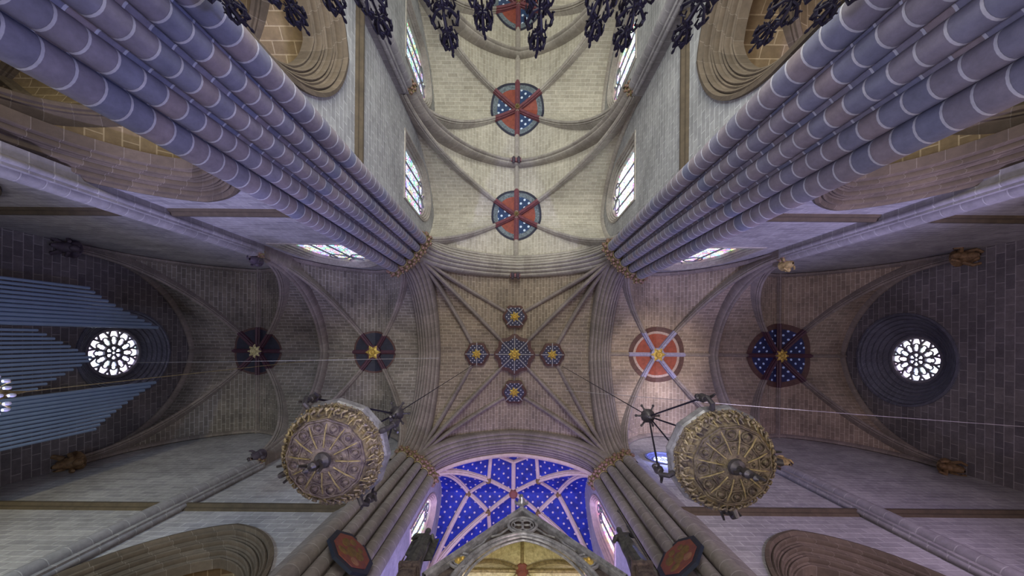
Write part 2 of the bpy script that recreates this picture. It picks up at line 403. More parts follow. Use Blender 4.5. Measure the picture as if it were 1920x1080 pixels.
XW = 6.26; YN = -5.3; YC = 7.6; HC = 20.0; HT = 19.2; HN = 18.2; HA = 26.3
XNL, XNR = -6.05, 6.45
YTU, YTL = -4.95, 7.10
ycr = (YN + YC) / 2
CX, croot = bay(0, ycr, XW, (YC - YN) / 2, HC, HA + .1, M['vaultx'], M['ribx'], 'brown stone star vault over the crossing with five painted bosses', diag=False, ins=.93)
for sx in (-1, 1):
    for sy in (-1, 1):
        c = (sx * XW * .93, ycr + sy * CX['b'] * .93)
        for tgt in ((0, ycr), (sx * 2.75, ycr), (0, ycr + sy * 2.75)):
            rib('star_rib', CX, c, tgt, M['ribx'], croot, .72)
for sx, sy in ((1, 0), (-1, 0), (0, 1), (0, -1)):
    rib('lierne_rib', CX, (sx * 2.75, ycr + sy * 2.75), (0, ycr), M['ribx'], croot, .45)
NY = [-5.3, -12.86, -20.9, -28.4]
naves = []
for i, lab in enumerate(('pale stone nave vault beside the crossing, with ridge rib', 'pale stone nave vault in the middle, second from the crossing', 'pale nave vault farthest from the crossing, at the photo top')):
    cy = (NY[i] + NY[i + 1]) / 2
    naves.append(bay((XNL + XNR) / 2 * .25, cy, (XNR - XNL) / 2 + .2, (NY[i] - NY[i + 1]) / 2, HN, HA, M['vault'], M['rib'], lab, ridge_y=True, wall_ribs=('x-', 'x+'), ins=.93, rk=1.0)[0])
ytc = (YTU + YTL) / 2; ytb = (YTL - YTU) / 2
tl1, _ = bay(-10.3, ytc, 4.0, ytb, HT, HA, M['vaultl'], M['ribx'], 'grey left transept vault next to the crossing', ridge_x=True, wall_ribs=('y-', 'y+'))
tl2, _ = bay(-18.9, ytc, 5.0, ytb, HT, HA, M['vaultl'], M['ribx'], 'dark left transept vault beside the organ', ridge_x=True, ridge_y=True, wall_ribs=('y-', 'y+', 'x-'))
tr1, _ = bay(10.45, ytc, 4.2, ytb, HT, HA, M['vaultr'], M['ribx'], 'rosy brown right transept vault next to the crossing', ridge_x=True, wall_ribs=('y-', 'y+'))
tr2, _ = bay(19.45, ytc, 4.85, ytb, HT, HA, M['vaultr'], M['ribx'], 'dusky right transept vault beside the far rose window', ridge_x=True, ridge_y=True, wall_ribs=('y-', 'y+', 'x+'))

# crossing arches and transverse arches
def arch_prof(w, d, rolls):
    pr = [(-w, .8)]
    n = rolls * 8
    for i in range(n + 1):
        s = -w + 2 * w * i / n; env = d * (1 - (abs(s) / w) ** 1.4)
        pr.append((s, -env - .13 * abs(math.sin(PI * rolls * i / n)) ** .55 + .08))
    return pr + [(w, .8)]
def arch(name, plane, pos, c, half, hs, ha, prof, mat, label, n=48):
    pts = []
    for i in range(n + 1):
        u = -math.cos(PI * i / n); h = hs + (ha - hs) * P1(abs(u))
        pts.append((c + u * half, pos, h) if plane == 'y' else (pos, c + u * half, h))
    # dense near the springing, exact at the crown
    mb = MB(); sweep(mb, pts, (0, 1, 0) if plane == 'y' else (1, 0, 0), prof)
    return tag(obj(name, mb, mat), label, 'arch')
BIG = arch_prof(.80, .60, 7); MID = arch_prof(.29, .36, 3)
arch('crossing_arch', 'y', YN, .15, 5.75, HC, 26.0, BIG, M['rib'], 'broad moulded arch between the crossing and the nave')
arch('crossing_arch', 'y', YC - .05, 0, 5.45, HC, 26.0, BIG, M['ribx'], 'broad moulded arch opening onto the blue choir vault')
arch('crossing_arch', 'x', -XW, ycr, 5.85, HC, 26.0, BIG, M['ribx'], 'broad moulded arch between crossing and left transept')
arch('crossing_arch', 'x', XW, ycr, 5.85, HC, 26.0, BIG, M['ribx'], 'broad moulded arch between crossing and right transept')
RIM = [(-.13, .5), (-.13, -.05), (0, -.16), (.13, -.05), (.13, .5)]
arch('choir_rim_arch', 'y', 8.42, 0, 5.3, HC, 25.75, RIM, M['pink_rib'], 'thin pink painted arch rimming the blue choir vault')
arch('transverse_arch', 'y', NY[1], .15, 5.65, HN, 26.0, MID, M['rib'], 'moulded arch across the nave, nearest the crossing')
arch('transverse_arch', 'y', NY[2], .15, 5.65, HN, 26.0, MID, M['rib'], 'moulded arch across the nave behind the iron crest, at photo top')
arch('transverse_arch', 'x', -13.95, ytc, 5.65, HT, 26.0, MID, M['ribx'], 'moulded arch across the left transept')
arch('transverse_arch', 'x', 14.6, ytc, 5.65, HT, 26.0, MID, M['ribx'], 'moulded arch across the right transept')

# ---------------------------------------------------------------- walls
def pt_hole(c, half, spring, apex, sill, n=20):
    us = [-math.cos(PI * i / n) for i in range(n + 1)]
    xs = [c + half * u for u in us]
    return dict(xs=xs, lo=lambda x: sill, hi=lambda x: spring + (apex - spring) * P1(abs(x - c) / half), c=c, half=half, spring=spring, apex=apex, sill=sill)
def circ_hole(c, h, r, n=28):
    xs = [c - r * math.cos(PI * i / n) for i in range(n + 1)]
    g = lambda x: math.sqrt(max(0, r * r - (x - c) ** 2))
    return dict(xs=xs, lo=lambda x: h - g(x), hi=lambda x: h + g(x))
def wall_mesh(mb, plane, pos, u0, u1, h0, h1, holes, facing, mi=0):
    br = {u0, u1}
    for H in holes: br |= {x for x in H['xs'] if u0 < x < u1}
    br = sorted(br)
    for a, b in zip(br, br[1:]):
        if b - a < 1e-5: continue
        m = (a + b) / 2
        act = sorted([H for H in holes if H['xs'][0] < m < H['xs'][-1]], key=lambda H: H['lo'](m))
        segs = []; la, lb = h0, h0
        for H in act:
            segs.append((la, lb, H['lo'](a), H['lo'](b))); la, lb = H['hi'](a), H['hi'](b)
        segs.append((la, lb, h1, h1))
        for (z0, z1, z3, z2) in segs:
            if z3 - z0 < 1e-4 and z2 - z1 < 1e-4: continue
            p = [(a, z0), (b, z1), (b, z2), (a, z3)]
            pts = [(u, pos, z) if plane == 'y' else (pos, u, z) for u, z in p]
            uv = [(u, z) for u, z in p]
            if facing: pts.reverse(); uv.reverse()
            mb.quad(pts, uv, mi)
def outline(c, half, spring, apex, sill, inset, n=20, closed=True):
    hf = half - inset; ap = apex - inset * 1.0; si = sill + (inset if closed else 0)
    pts = [(c - hf, si)] + [(c - hf, spring - (spring - si) * (1 - k / 4)) for k in range(1, 4)]
    pts += [(c - hf * math.cos(PI * i / (2 * n)), spring + (ap - spring) * P1(abs(math.cos(PI * i / (2 * n))))) for i in range(2 * n + 1)]
    pts += [(c + hf, spring - (spring - si) * k / 4) for k in range(1, 4)] + [(c + hf, si)]
    return pts
def loft(mb, plane, pos, sgn, outs, mi=0, closed=False):
    """outs: list of (outline, depth); depth goes away from the room along sgn"""
    P = []; U = []; prof = 0; prev = None
    for out, d in outs:
        L = 0; row = []; ur = []
        for k, (u, z) in enumerate(out):
            if k: L += math.hypot(u - out[k - 1][0], z - out[k - 1][1])
            row.append((u, pos + sgn * d, z) if plane == 'y' else (pos + sgn * d, u, z)); ur.append((10 + prof, L))
        if closed: ur.append((10 + prof, L + .5))
        P.append(row); U.append(ur); prof += .1
    mb.grid(P, U, mi, close=closed)
# moulding profiles: (inset from the outer edge, depth behind the wall face)
ARC_PROF = [(-.12, 0), (-.12, -.10), (0, -.12), (.05, -.02), (.06, .10)]
for k in range(3):
    i0 = .06 + k * .22; d0 = .08 + k * .24
    ARC_PROF += [(i0 + .00, d0 + .02), (i0 + .015, d0 - .05), (i0 + .06, d0 - .08), (i0 + .105, d0 - .05), (i0 + .115, d0 + .02), (i0 + .09, d0 + .10), (i0 + .13, d0 + .15), (i0 + .19, d0 + .13), (i0 + .22, d0 + .16), (i0 + .22, d0 + .20)]
ARC_PROF += [(.72, .80), (.72, 1.05)]
WIN_PROF = [(-.10, 0), (-.10, -.05), (0, -.06), (.03, .04), (.10, .02), (.12, .14), (.20, .12), (.22, .26), (.30, .24), (.32, .42)]
def arcade(plane, pos, sgn, H, parent, mat):
    mb = MB(); loft(mb, plane, pos, sgn, [(outline(H['c'], H['half'], H['spring'], H['apex'], H['sill'], i, closed=False), d) for i, d in ARC_PROF])
    return obj('arch_moulding', mb, mat, parent)
nwin = [0]
def window(plane, pos, sgn, H, gmat, label, mullions=3, fmat=None):
    nwin[0] += 1
    r = thing('window_%d' % nwin[0], label, 'window', kind='structure')
    mb = MB(); loft(mb, plane, pos, sgn, [(outline(H['c'], H['half'], H['spring'], H['apex'], H['sill'], i), d) for i, d in WIN_PROF], closed=True)
    obj('frame', mb, fmat or M['rib'], r)
    o = outline(H['c'], H['half'], H['spring'], H['apex'], H['sill'], .30)
    mb = MB(); p = [(u, pos + sgn * .42, z) if plane == 'y' else (pos + sgn * .42, u, z) for u, z in o]
    mb.quad(p, [(u, z) for u, z in o]); obj('pane', mb, gmat, r, False)
    mb = MB(); T = lambda u, z, d=.36: (u, pos + sgn * d, z) if plane == 'y' else (pos + sgn * d, u, z)
    w = H['half'] - .3
    for k in range(1, mullions + 1):
        u = -w + 2 * w * k / (mullions + 1)
        top = H['spring'] + (H['apex'] - .9 - H['spring']) * P1(abs(u) / w)
        mb.tube([T(H['c'] + u, H['sill'] + .3), T(H['c'] + u, top)], .05, 6)
    zt = H['spring'] + (H['apex'] - H['spring']) * .48
    for (cu, rr) in ((-.36 * w, .30 * w), (.36 * w, .30 * w)):
        mb.tube([T(H['c'] + cu + rr * math.cos(a), zt + rr * math.sin(a)) for a in lin(0, 2 * PI, 17)], .045, 6)
    mb.tube([T(H['c'] + .26 * w * math.cos(a), zt + .62 * w + .26 * w * math.sin(a)) for a in lin(0, 2 * PI, 17)], .045, 6)
    obj('tracery', mb, M['tracery'], r)
    return r
FL = -1.6; TOP = 27.6
def wall(name, plane, pos, u0, u1, holes, facing, mat, label, h0=FL, back=True, extra=None):
    mb = MB(); wall_mesh(mb, plane, pos, u0, u1, h0, TOP, holes, facing)
    if extra: extra(mb)
    o = obj(name, mb, mat, None, False); tag(o, label, kind='structure'); return o
# nave walls (arcade + clerestory)
NA = dict(c=-9.9, half=3.0, spring=8.6, apex=12.4, sill=FL)
def arc_hole(c, half, apex, spring=8.6): return pt_hole(c, half, spring, apex, FL)
nave_h = [arc_hole(-9.85, 3.05, 12.5), arc_hole(-17.2, 3.0, 12.5), arc_hole(-24.7, 3.0, 12.5)]
nwl = [pt_hole(c, 1.8, 22.6, 25.2, 19.3) for c in (-9.45, -17.1, -24.6)]
wl = wall('wall_left', 'x', XNL, -29, -5.0, nave_h + nwl, False, M['wall'], 'left nave wall of pale grey ashlar with tall windows')
wr = wall('wall_right', 'x', XNR, -29, -5.0, nave_h + nwl, True, M['wall'], 'right nave wall of pale grey ashlar with tall windows')
for H in nave_h:
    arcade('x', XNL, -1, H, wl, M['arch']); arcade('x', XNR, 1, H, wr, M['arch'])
for i, H in enumerate(nwl):
    pl = ('nearest the crossing', 'second from the crossing', 'farthest from the crossing')[i]
    window('x', XNL, -1, H, M['gl_left'], 'stained glass window in the left nave wall, ' + pl)
    window('x', XNR, 1, H, M['gl_day'], 'bright stained glass window in the right nave wall, ' + pl)
# transept walls
HL = [arc_hole(-11.2, 3.0, 12.8, 8.9), arc_hole(-19.4, 3.4, 12.8, 8.9)]; WLh = [pt_hole(-10.9, 2.2, 22.0, 25.0, 18.9)]
HR = [arc_hole(11.9, 2.7, 13.1, 8.9), arc_hole(19.8, 3.4, 13.1, 8.9)]; WRh = [pt_hole(11.0, 2.2, 22.0, 25.0, 18.9)]
wtl = wall('wall_transept_left_nave_side', 'y', YTU, -24.5, -6.4, HL + WLh, True, M['wallt'], 'left transept wall on the nave side, lilac grey ashlar')
wtr = wall('wall_transept_right_nave_side', 'y', YTU, 6.4, 24.9, HR + WRh, True, M['wallt'], 'right transept wall on the nave side, lilac grey ashlar')
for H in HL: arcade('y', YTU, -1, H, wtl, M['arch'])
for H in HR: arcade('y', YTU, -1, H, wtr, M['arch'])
window('y', YTU, -1, WLh[0], M['gl_left'], 'blue green stained glass window in the left transept wall')
window('y', YTU, -1, WRh[0], M['gl_red'], 'red and blue stained glass window in the right transept wall')
LL = [arc_hole(-10.3, 3.2, 13.2, 8.9)]; LR = [arc_hole(10.4, 2.8, 13.1, 8.9)]
OC = circ_hole(9.0, 21.3, .95)
wbl = wall('wall_transept_left_choir_side', 'y', YTL, -24.5, -5.6, LL, False, M['wallt'], 'left transept wall on the choir side with one arch')
wbr = wall('wall_transept_right_choir_side', 'y', YTL, 5.6, 24.9, LR + [OC], False, M['wallt'], 'right transept wall on the choir side with small oculus')
for H in LL: arcade('y', YTL, 1, H, wbl, M['arch'])
for H in LR: arcade('y', YTL, 1, H, wbr, M['arch'])
# end walls with roses
def circ(c, h, r, n=48): return [(c + r * math.cos(2 * PI * k / n), h + r * math.sin(2 * PI * k / n)) for k in range(n)]
ROSE_H = {-1: 21.35, 1: 21.35}
def rose(plane, pos, sgn, c, h, R, r, depth, gmat, label, rings=6, petals=12, tr=.085, smat=None):
    nwin[0] += 1
    q = thing('window_%d' % nwin[0], label, 'rose window', kind='structure')
    outs = [(circ(c, h, R + .12), 0), (circ(c, h, R + .12), -.08), (circ(c, h, R), -.08)]
    for k in range(rings):
        a = R - (R - r) * k / rings; b = R - (R - r) * (k + 1) / rings; d0 = depth * k / rings; d1 = depth * (k + 1) / rings
        outs += [(circ(c, h, a - (a - b) * .1), d0 + (d1 - d0) * .5), (circ(c, h, a - (a - b) * .35), d0 + (d1 - d0) * .25), (circ(c, h, a - (a - b) * .6), d0 + (d1 - d0) * .45), (circ(c, h, b), d1)]
    outs.append((circ(c, h, r), depth + .2))
    mb = MB(); loft(mb, plane, pos, sgn, outs, closed=True); obj('splay', mb, smat or M['splay'], q)
    T = lambda u, z, d=depth: (u, pos + sgn * d, z) if plane == 'y' else (pos + sgn * d, u, z)
    mb = MB(); mb.quad([T(u, z, depth + .1) for u, z in circ(c, h, r)], circ(0, 0, r)); obj('pane', mb, gmat, q, False)
    mb = MB(); ring = lambda cu, cz, rr, t: mb.tube([T(cu + rr * math.cos(a), cz + rr * math.sin(a)) for a in lin(0, 2 * PI, 25)], t, 6, caps=False)
    ring(c, h, r * .34, tr); ring(c, h, r, tr * 1.4)
    for k in range(6):
        a = 2 * PI * k / 6; ring(c + r * .19 * math.cos(a), h + r * .19 * math.sin(a), r * .11, tr * .7)
    for k in range(petals):
        a = 2 * PI * (k + .5) / petals
        mb.tube([T(c + r * .34 * math.cos(a), h + r * .34 * math.sin(a)), T(c + r * .74 * math.cos(a), h + r * .74 * math.sin(a))], tr, 6)
        a2 = 2 * PI * k / petals
        mb.tube([T(c + r * .74 * math.cos(a) + r * .02, h + r * .74 * math.sin(a)), T(c + r * .97 * math.cos(a + .13), h + r * .97 * math.sin(a + .13))], tr * .8, 6)
        mb.tube([T(c + r * .74 * math.cos(a), h + r * .74 * math.sin(a)), T(c + r * .97 * math.cos(a - .13), h + r * .97 * math.sin(a - .13))], tr * .8, 6)
        mb.tube([T(c + r * (.62 + .1 * math.cos(g)) * math.cos(a2) - r * .1 * math.sin(g) * math.sin(a2), h + r * (.62 + .1 * math.cos(g)) * math.sin(a2) + r * .1 * math.sin(g) * math.cos(a2)) for g in lin(-2.2, 2.2, 8)], tr * .6, 5)
    obj('tracery', mb, M['tracery'], q)
    return q
XEL, XER = -23.9, 24.3
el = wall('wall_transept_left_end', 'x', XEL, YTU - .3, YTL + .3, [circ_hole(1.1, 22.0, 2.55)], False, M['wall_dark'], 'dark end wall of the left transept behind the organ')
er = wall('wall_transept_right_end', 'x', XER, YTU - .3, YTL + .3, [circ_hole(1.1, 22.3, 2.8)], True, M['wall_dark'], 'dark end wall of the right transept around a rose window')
rose('x', XEL, -1, 1.1, 22.0, 2.55, 1.45, .9, M['gl_rose'], 'glowing rose window behind the organ pipes, left transept')
rose('x', XER, 1, 1.1, 22.3, 2.8, 1.40, .9, M['gl_rose'], 'glowing rose window in the dark right transept end wall')
rose('y', YTL, 1, 9.0, 21.3, .95, .62, .10, M['lampglow'], 'small dazzling blue white oculus beside the right chandelier', rings=3, petals=6, tr=.03, smat=M['glow_blue'])

# choir
XC = 5.3
ch = [pt_hole(11.2, 1.25, 21.6, 24.4, 18.4)]
wcl = wall('wall_choir_left', 'x', -XC, 7.6, 20, ch, False, M['purple_wall'], 'lilac plastered choir wall left of the blue vault')
wcr = wall('wall_choir_right', 'x', XC, 7.6, 20, ch, True, M['purple_wall'], 'lilac plastered choir wall right of the blue vault')
window('x', -XC, -1, ch[0], M['gl_day'], 'tall stained glass window in the left choir wall', 2, M['pink_rib'])
window('x', XC, 1, ch[0], M['gl_pink'], 'tall pink stained glass window in the right choir wall', 2, M['pink_rib'])
wall('wall_choir_end', 'y', 20, -XC, XC, [], False, M['purple_wall'], 'end wall of the choir behind the altar canopy')
wall('wall_nave_end', 'y', -29, -7, 7, [], True, M['wall'], 'far end wall of the nave')
PINK = [(a * .8, c * .8 if c < 0 else c) for a, c in RIBPROF]
for (y0, y1, lab) in ((8.2, 14.6, 'blue starred choir vault with pink ribs beyond the crossing'), (14.6, 20.2, 'blue starred vault over the altar end, behind the canopy')):
    cy = (y0 + y1) / 2; hb = (y1 - y0) / 2
    b = dict(cx=0, cy=cy, a=XC + .05, b=hb, hs=20.0, ha=26.4, ins=.97)
    r = thing('ceiling', lab, 'vault', kind='structure'); make_webs(b, r, M['star_vault'])
    def cr(p, q, k=1.0):
        ts = [b['hs'] + (b['ha'] - b['hs']) * P1(min(abs(p[0] + (q[0] - p[0]) * s) / b['a'], abs(p[1] + (q[1] - p[1]) * s - cy) / b['b'])) for s in lin(0, 1, 25)]
        pts = [(p[0] + (q[0] - p[0]) * s, p[1] + (q[1] - p[1]) * s, z - .02) for s, z in zip(lin(0, 1, 25), ts)]
        mb = MB(); sweep(mb, pts, (-(q[1] - p[1]), q[0] - p[0], 0), [(u * k, v * (k if v < 0 else 1)) for u, v in RIBPROF]); obj('star_rib', mb, M['pink_rib'], r)
    f = hb / 3.2
    for sx in (-1, 1):
        for sy in (-1, 1):
            c0 = (sx * 5.15, cy + sy * hb * .97); n1 = (sx * 1.8, cy + sy * 1.15 * f); n2 = (sx * 3.3, cy + .05); e1 = (sx * 1.65, cy + sy * hb * .96)
            cr(n1, c0, .85); cr(n2, c0, .85); cr(n1, n2, .7); cr(n1, (0, cy), .7); cr(e1, n1, .7); cr((0, cy + sy * 2.25 * f), e1, .7)
    for sy in (-1, 1): cr((0, cy), (0, cy + sy * 2.25 * f), .8)
    mb = MB()
    mb.lathe([(.001, -.5), (.20, -.5), (.30, -.42), (.30, -.05)], 16, (0, cy, b['ha']))
    bo = obj('boss', mb, M['paint1'], r)
    for sx in (-1, 1):
        for (px, py) in ((sx * 1.8, cy + 1.15 * f), (sx * 1.8, cy - 1.15 * f), (sx * 3.3, cy + .05)):
            mb = MB(); mb.lathe([(.001, -.38), (.12, -.38), (.19, -.32), (.19, -.05)], 12, (px, py, web_height(b, px, py))); obj('boss', mb, M['paint3'], r)

# string courses
def course(n, plane, pos, sgn, u0, u1, h, label, t=.32):
    mb = MB(); prof = [(0, .22), (.08, .20), (.16, .10), (.24, .06), (.24, -.04), (.12, -.08), (.10, -.16), (0, -.2)]
    P = []; U = []
    for u in (u0, u1):
        P.append([(u, pos + sgn * d, h + z) if plane == 'y' else (pos + sgn * d, u, h + z) for d, z in prof]); U.append([(u, z) for d, z in prof])
    mb.grid(P, U); tag(obj('trim_%d' % n, mb, M['band'], None, False), label, kind='structure')
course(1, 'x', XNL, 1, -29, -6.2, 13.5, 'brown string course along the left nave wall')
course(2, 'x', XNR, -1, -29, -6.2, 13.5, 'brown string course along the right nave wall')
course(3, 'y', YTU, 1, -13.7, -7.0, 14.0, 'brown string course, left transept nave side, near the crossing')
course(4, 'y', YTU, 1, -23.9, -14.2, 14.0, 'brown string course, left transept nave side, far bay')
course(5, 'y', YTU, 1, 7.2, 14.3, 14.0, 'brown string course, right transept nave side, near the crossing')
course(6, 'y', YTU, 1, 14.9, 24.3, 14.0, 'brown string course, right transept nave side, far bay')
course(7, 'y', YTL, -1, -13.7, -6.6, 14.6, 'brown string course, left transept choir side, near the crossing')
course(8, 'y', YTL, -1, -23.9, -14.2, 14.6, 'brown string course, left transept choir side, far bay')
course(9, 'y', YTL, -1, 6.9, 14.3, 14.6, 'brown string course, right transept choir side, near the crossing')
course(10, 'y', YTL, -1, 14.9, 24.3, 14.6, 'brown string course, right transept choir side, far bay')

# floor and aisles
mb = MB(); mb.quad([(-30, -30, FL), (30, -30, FL), (30, 21, FL), (-30, 21, FL)], [(-30, -30), (30, -30), (30, 21), (-30, 21)])
tag(obj('floor', mb, M['floor'], None, False), 'stone paved church floor', kind='structure')
ai = 0
for (x0, x1, y0, y1) in ((-14, -7.2, -12.9, -6.0), (-14, -7.2, -20.9, -12.9), (-24, -14, -12.9, -6.0), (7.6, 14.6, -12.9, -6.0), (7.6, 14.6, -20.9, -12.9), (14.6, 24.4, -12.9, -6.0), (-14, -6.6, 8.3, 14.5), (6.9, 14.6, 8.3, 14.5)):
    where = ('upper left' if x0 < 0 else 'upper right') if y0 < 0 else ('lower left' if x0 < 0 else 'lower right')
    b, r = bay((x0 + x1) / 2, (y0 + y1) / 2, (x1 - x0) / 2, (y1 - y0) / 2, 8.4, 13.2, M['aisle'], M['arch'], 'brown ribbed aisle vault seen through the %s arcade, %s' % (where, 'outer bay' if abs(x0 + x1) > 30 else ('bay farther from the crossing' if y0 < -20 else 'bay nearest the crossing')), ins=.95)
ai = MB()
for (pl, pos, u0, u1, fc, nm) in (('x', -24, -21, -6, False, 'wall_aisle_left'), ('x', 24.4, -21, -6, True, 'wall_aisle_right'), ('y', 14.5, -24, -6.6, False, 'wall_aisle_lower_left'), ('y', 14.5, 6.9, 24, False, 'wall_aisle_lower_right'), ('y', -20.9, -24, -7, True, 'wall_aisle_upper_left'), ('y', -20.9, 7, 24.4, True, 'wall_aisle_upper_right')):
    mb = MB(); wall_mesh(mb, pl, pos, u0, u1, FL, 14, [], fc); tag(obj(nm, mb, M['aisle'], None, False), 'brown masonry of the ' + nm[5:].replace('_', ' ') + ' wall', kind='structure')

# ---------------------------------------------------------------- piers
def capital_mesh():
    mb = MB()
    mb.lathe([(.30, -.34), (.33, -.30), (.30, -.26), (.31, -.1), (.36, .05), (.44, .12), (.46, .20), (.38, .24)], 12)
    for row, (zz, rr, n) in enumerate(((-.12, .38, 8), (.10, .46, 8))):
        for k in range(n):
            a = 2 * PI * (k + .5 * row) / n
            mb.blob((rr * math.cos(a), rr * math.sin(a), zz), .10 + .02 * random.random(), 1, 6, 1, 1, 1.2)
            mb.blob((rr * 1.12 * math.cos(a + .15), rr * 1.12 * math.sin(a + .15), zz + .08), .05, 0, 5)
    return mb
cap_proto = [None]
def capital(parent, loc, s=1.0, mats=None):
    if cap_proto[0] is None:
        o = obj('capital', capital_mesh(), [M['gold_dull'], M['brown_cap']], parent, loc=loc); cap_proto[0] = o
    else:
        o = cap_proto[0].copy(); C.objects.link(o); o.parent = parent; o.location = loc
    o.scale = (s, s, s); o['label'] = 'carved leafy capital with gilding'
    return o
M['brown_cap'] = plain('reddish_carved_stone', (.24, .14, .10), .8, 0, .5, 9, .6)
def shaft(parent, x, y, r, h0, h1, mat, vs=0.0, n=20):
    mb = MB(); mb.tube([(x, y, z) for z in lin(h0, h1, 3)], r, n, 0, True, vs); return obj('shaft', mb, mat, parent)
def pier(p0, p1, core, mat, label, bulge=.16, n=5, r=.225):
    root = thing('clustered_pier', label, 'pier', (0, 0, 0), 'piers of the crossing')
    a = Vector((p0[0], p0[1], 0)); b = Vector((p1[0], p1[1], 0)); d = b - a; nn = Vector((-d.y, d.x, 0)).normalized()
    ctr = Vector((0, ycr, 0))
    if nn.dot(ctr - (a + b) / 2) < 0: nn = -nn
    pts = []
    for k in range(n):
        t = k / (n - 1); p = a + d * t + nn * bulge * math.sin(PI * t); pts.append(p)
    # flat core behind the shafts, with small fillets in the hollows
    front = []
    for k in range(n - 1):
        for q in range(8):
            t = q / 8; c = pts[k] + (pts[k + 1] - pts[k]) * t + nn * (.09 - .16 * math.sin(PI * t)); front.append((c.x, c.y))
    front.append((pts[-1].x, pts[-1].y))
    mb = MB(); poly = front + core; m = len(poly)
    for k in range(m):
        q0 = poly[k]; q1 = poly[(k + 1) % m]
        mb.quad([(q0[0], q0[1], FL), (q1[0], q1[1], FL), (q1[0], q1[1], HC + .3), (q0[0], q0[1], HC + .3)], [(20, FL + .1), (20.1, FL + .1), (20.1, HC + .4), (20, HC + .4)])
    mb.quad([(x, y, HC + .3) for x, y in poly], [(20, 0)] * m)
    obj('core', mb, mat, root)
    for k, p in enumerate(pts):
        shaft(root, p.x + nn.x * .03, p.y + nn.y * .03, r * (1.25 if k in (0, n - 1) else 1), FL, HC - .2, mat, (k % 2) * .19)
        capital(root, (p.x, p.y, HC), 1.0)
    mb = MB(); mb.lathe([(0.01, 1.2), (1.9, 1.2), (2.0, 1.0), (2.0, .1), (2.2, 0), (2.2, -.01)], 8, ((a + b).x / 2 - nn.x * .9, (a + b).y / 2 - nn.y * .9, FL)); obj('base', mb, mat, root, False)
    return pts
pier((-5.22, -5.50), (-6.78, -3.92), [(-7.9, -4.95), (-7.6, -6.2), (-6.1, -6.5)], M['pier'], 'blue grey clustered pier at the upper left of the crossing')
pier((5.40, -5.20), (7.00, -3.66), [(8.0, -4.95), (7.8, -6.2), (6.5, -6.3)], M['pier'], 'grey brown clustered pier at the upper right of the crossing')
PBL = pier((-6.22, 6.62), (-4.72, 7.92), [(-5.3, 9.1), (-6.8, 9.1), (-7.3, 7.1)], M['pierlow'], 'brownish clustered pier left of the blue choir vault')
PBR = pier((6.34, 6.70), (4.72, 8.02), [(5.3, 9.1), (6.8, 9.1), (7.4, 7.1)], M['pierlow'], 'brownish clustered pier right of the blue choir vault')
# slim wall shafts
def wallshaft(x, y, dx, dy, h, label, mat, heads=True):
    root = thing('wall_shaft', label, 'shaft', (0, 0, 0), 'slim shafts on the walls')
    for (o, r) in ((0, .24), (-.36, .11), (.36, .11)):
        shaft(root, x + dy * o - dx * abs(o) * .5, y + dx * o - dy * abs(o) * .5, r, FL, h - .2, mat, .1, 14)
    mb = MB(); bx = .40
    mb.box((x - (.6 if dx > 0 else (.0 if dx < 0 else bx)), y - (.6 if dy > 0 else (.0 if dy < 0 else bx)), FL),
           (x + (.6 if dx < 0 else (.0 if dx > 0 else bx)), y + (.6 if dy < 0 else (.0 if dy > 0 else bx)), h)); obj('backing', mb, mat, root, False)
    capital(root, (x, y, h - .05), .75)
    return root
M['shaft'] = stone('wall_shaft_stone', (.34, .32, .32), (.29, .27, .28), (.45, .43, .42), 40., .55, .018, offset=0)
for i, yy in enumerate((NY[1], NY[2])):
    wallshaft(-5.52, yy, 1, 0, HN, 'slim wall shaft on the left nave wall, ' + ('nearer the crossing' if i == 0 else 'farther from the crossing'), M['shaft'])
    wallshaft(5.88, yy, -1, 0, HN, 'slim wall shaft on the right nave wall, ' + ('nearer the crossing' if i == 0 else 'farther from the crossing'), M['shaft'])
wallshaft(-13.95, -4.48, 0, 1, HT, 'slim wall shaft on the left transept nave-side wall', M['shaft'])
wallshaft(14.6, -4.48, 0, 1, HT, 'slim wall shaft on the right transept nave-side wall', M['shaft'])
wallshaft(-13.8, 6.78, 0, -1, HT, 'slim wall shaft on the left transept choir-side wall', M['shaft'])
wallshaft(14.5, 6.78, 0, -1, HT, 'slim wall shaft on the right transept choir-side wall', M['shaft'])

# carved corbels in the corners and at the transept springings: crouching figures
def corbel(x, y, h, ang, label, mat, s=1.0, cat='corbel'):
    root = thing('figure_corbel', label, cat, (x, y, h), 'carved figures at the springings', ang)
    mb = MB(); mb.blob((0, 0, 0), .22 * s, 0, 10, 1.5, 1.0, 1.1); mb.blob((-.28 * s, 0, .05), .17 * s, 0, 8, 1.2, .9, 1)
    mb.lathe([(.05, -.5 * s), (.12, -.42 * s), (.18, -.3 * s), (.26, -.05), (.34 * s, .22), (.36 * s, .30), (.05, .30)], 12)
    obj('body', mb, mat, root)
    mb = MB(); mb.blob((.36 * s, 0, -.03), .15 * s, 0, 10, 1, .9, 1.15); mb.blob((.48 * s, 0, -.05), .05 * s, 0, 6)
    mb.blob((.40 * s, .12 * s, .06), .05 * s, 0, 6); mb.blob((.40 * s, -.12 * s, .06), .05 * s, 0, 6)
    obj('head', mb, mat, root)
    mb = MB()
    for sy in (-1, 1):
        mb.tube([(.05, sy * .2 * s, .05), (.22 * s, sy * .32 * s, -.15 * s), (.40 * s, sy * .22 * s, -.25 * s)], [.08 * s, .07 * s, .05 * s], 7)
        mb.tube([(-.2 * s, sy * .15 * s, 0), (-.38 * s, sy * .3 * s, -.15 * s), (-.55 * s, sy * .22 * s, -.05)], [.09 * s, .07 * s, .05 * s], 7)
    obj('limbs', mb, mat, root)
M['corb_b'] = plain('dark_painted_stone', (.07, .05, .07), .7, 0, .4, 8)
